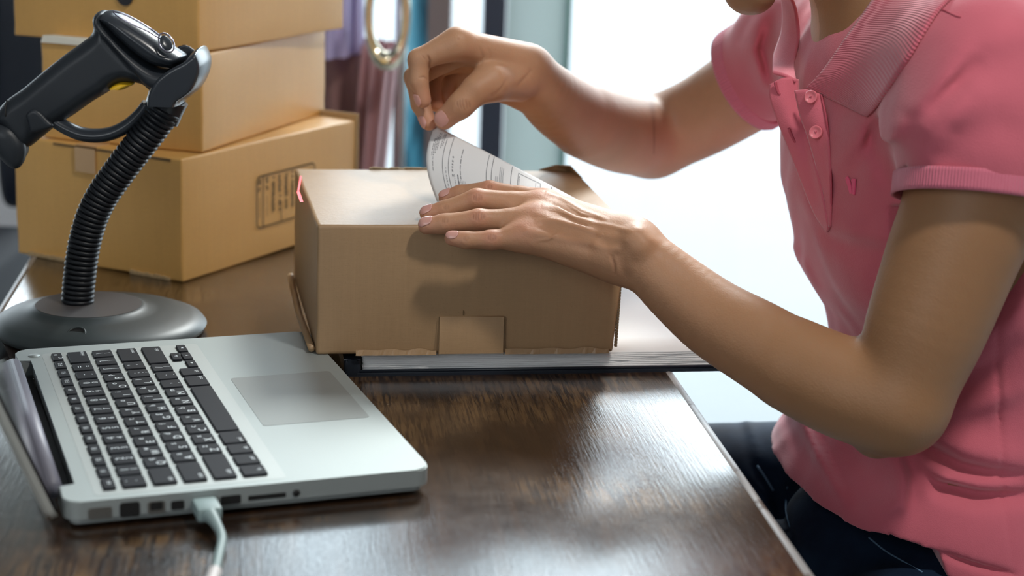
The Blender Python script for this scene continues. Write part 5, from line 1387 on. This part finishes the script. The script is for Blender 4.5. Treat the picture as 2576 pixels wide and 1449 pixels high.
seam('jeans_stitching', [(1981, 1225), (1978, 1260), (1979, 1290), (1988, 1325)], .0007, .0004, M_JST)
seam('jeans_stitching', [(2185, 1352), (2225, 1385), (2270, 1412), (2320, 1440)], .0007, .0004, M_JST)
seam('jeans_stitching', [(1905, 1172), (1925, 1200), (1945, 1235)], .0011, .0005, M_JST)
M_SHOE = mat('white_sneaker', (.7, .7, .7), .6)
for ax_, ay in ((.235, .97), (.10, 1.54)):
    s_ = ('u', .02, [rc((ax_, ay, .095), (ax_, ay, .055), .046, .046), rc((ax_, ay, .045), (ax_-.15, ay-.02, .038), .044, .036)])
    Vq, Qq = remesh(s_, .005, lambda P, d: np.maximum(d, .002-P[:, 2])-d, .05, 12, ((ax_-.25, ay-.1, -.01), (ax_+.08, ay+.1, .16)))
    np_mesh('shoe', Vq, Qq, M_SHOE, pr_)
# stool under the person
sl_ = empty('stool', (.45, 1.35, 0), 0, 'round wooden stool under the person in the pink polo shirt', 'stool')
bm = bmesh.new(); prism(bm, [(.17*cos(2*pi*k/40), .17*sin(2*pi*k/40)) for k in range(40)], .455, .488, .006); autosmooth(bmobj('seat', bm, M_WOOD, sl_, world=False))
for k in range(4):
    a_ = pi/4+k*pi/2; bm = bmesh.new(); sweep(bm, [(.12*cos(a_), .12*sin(a_), .456), (.17*cos(a_), .17*sin(a_), 0)], [.018, .014], 14, up=(0, 1, .1)); bmobj('leg', bm, M_WOOD, sl_, True, world=False)

# ------------------------------------------------------------------ shipping label
C0 = p(1094, 316, 1.428); C1 = atZ(1099, 507, .8715); C2 = atZ(1545, 552, .8722); C3 = C1+(C2-C1)*1.0
C3 = np.array([C2[0]+.004, C2[1]-.055, .8718])
def LP(s, t):
    """s along the long side 0..1 from the lifted corner, t across 0..1 toward the parcel front"""
    a = C0*(1-s)+C2*s; b = C1*(1-s)+C3*s
    q = a*(1-t)+b*t
    bow = sin(pi*t)*(1-s)**1.2
    q = q+np.array([-.0075, -.004, .002])*bow+np.array([-.001, .0, .0012])*sin(pi*s)*(1-t)**1.0
    q[2] = max(q[2], .8712)
    return q
P = [[LP(i/48, j/24) for j in range(25)] for i in range(49)]
lb = grid_mesh('shipping_label', P, M_PAPER, None, thick=.00025, offset=0)
tag(lb, 'white printed shipping label lifted by one corner above the brown parcel', 'label')
LN_ = {}
def lq(s, t, lift=.0004):
    a = LP(s, t); e = 1e-3; n = np.cross(LP(min(1, s+e), t)-LP(max(0, s-e), t), LP(s, min(1, t+e))-LP(s, max(0, t-e))); n /= np.linalg.norm(n)+1e-12
    if n@(CAM-a) < 0: n = -n
    return a+n*lift
def lprint(name, rects, mt):
    bm = bmesh.new()
    for s0, s1, t0, t1 in rects:
        n = max(1, int(abs(t1-t0)/.04)); m_ = max(1, int(abs(s1-s0)/.03))
        for i in range(m_):
            for j in range(n):
                q = [lq(s0+(s1-s0)*(i+a)/m_, t0+(t1-t0)*(j+b)/n) for a, b in ((0, 0), (1, 0), (1, 1), (0, 1))]
                bm.faces.new([bm.verts.new(v_) for v_ in q])
    o = bmobj(name, bm, mt, None); o.parent = lb; return o
rl = []; w = .0022
for s in (.088, .120, .325, .352, .455): rl.append((s, s+w, .03 if s > .1 else .10, 1))
rl.append((.668, .671, .03, .75))
for r4 in rl: lprint('ruled_line', [r4], M_INK)
lprint('printed_frame', [(.492, .494, .10, .50), (.610, .612, .10, .50), (.492, .612, .100, .108), (.492, .612, .49, .498)], M_INK)
rnd = random.Random(11); tx = []; tg = []
def words(s, t0, t1, h, dst, gap=.012, wmin=.010, wmax=.035):
    t = t0
    while t < t1:
        w_ = rnd.uniform(wmin, wmax); k = t
        while k < min(t+w_, t1):
            hh = h*rnd.uniform(.55, 1); dst.append((s, s+hh, k, k+.0035)); k += .0052
        t += w_+gap*rnd.uniform(.6, 1.4)
for s, a, b in ((.026, .16, .40), (.034, .12, .60), (.042, .06, .36), (.050, .05, .30), (.066, .04, .26), (.074, .04, .22)): words(s, a, b, .0045, tx)
words(.104, .50, .82, .006, tg, .02); words(.140, .30, .60, .009, tx, .03); words(.150, .56, .86, .005, tg); words(.168, .55, .80, .008, tx, .008); words(.185, .14, .62, .005, tx, .02, .03, .08)
for s in (.182, .190, .198, .206): words(s, .62, .84, .004, tg, .006)
for s in (.375, .383): words(s, .35, 1, .0045, tg, .006)
for s in (.395, .403, .412): words(s, .15, .92, .0045, tg, .005)
words(.498, .16, .46, .004, tx, .008); words(.585, .14, .44, .005, tg, .008); words(.598, .2, .42, .004, tg, .008)
lprint('printed_text', tx, M_INK); lprint('faint_printed_text', tg, M_INKG)
bars = []
for (s0, t0, n_) in ((.485, .62, 6), (.585, .60, 8)):
    t = t0
    for k in range(n_):
        w_ = rnd.choice([.006, .010, .018]); bars.append((s0, s0+.062, t, t+w_)); t += w_+rnd.choice([.006, .009])
lprint('bar_marks', bars, M_INKG)
lprint('bold_mark', [(.03, .055, .93, .965)], M_INK)
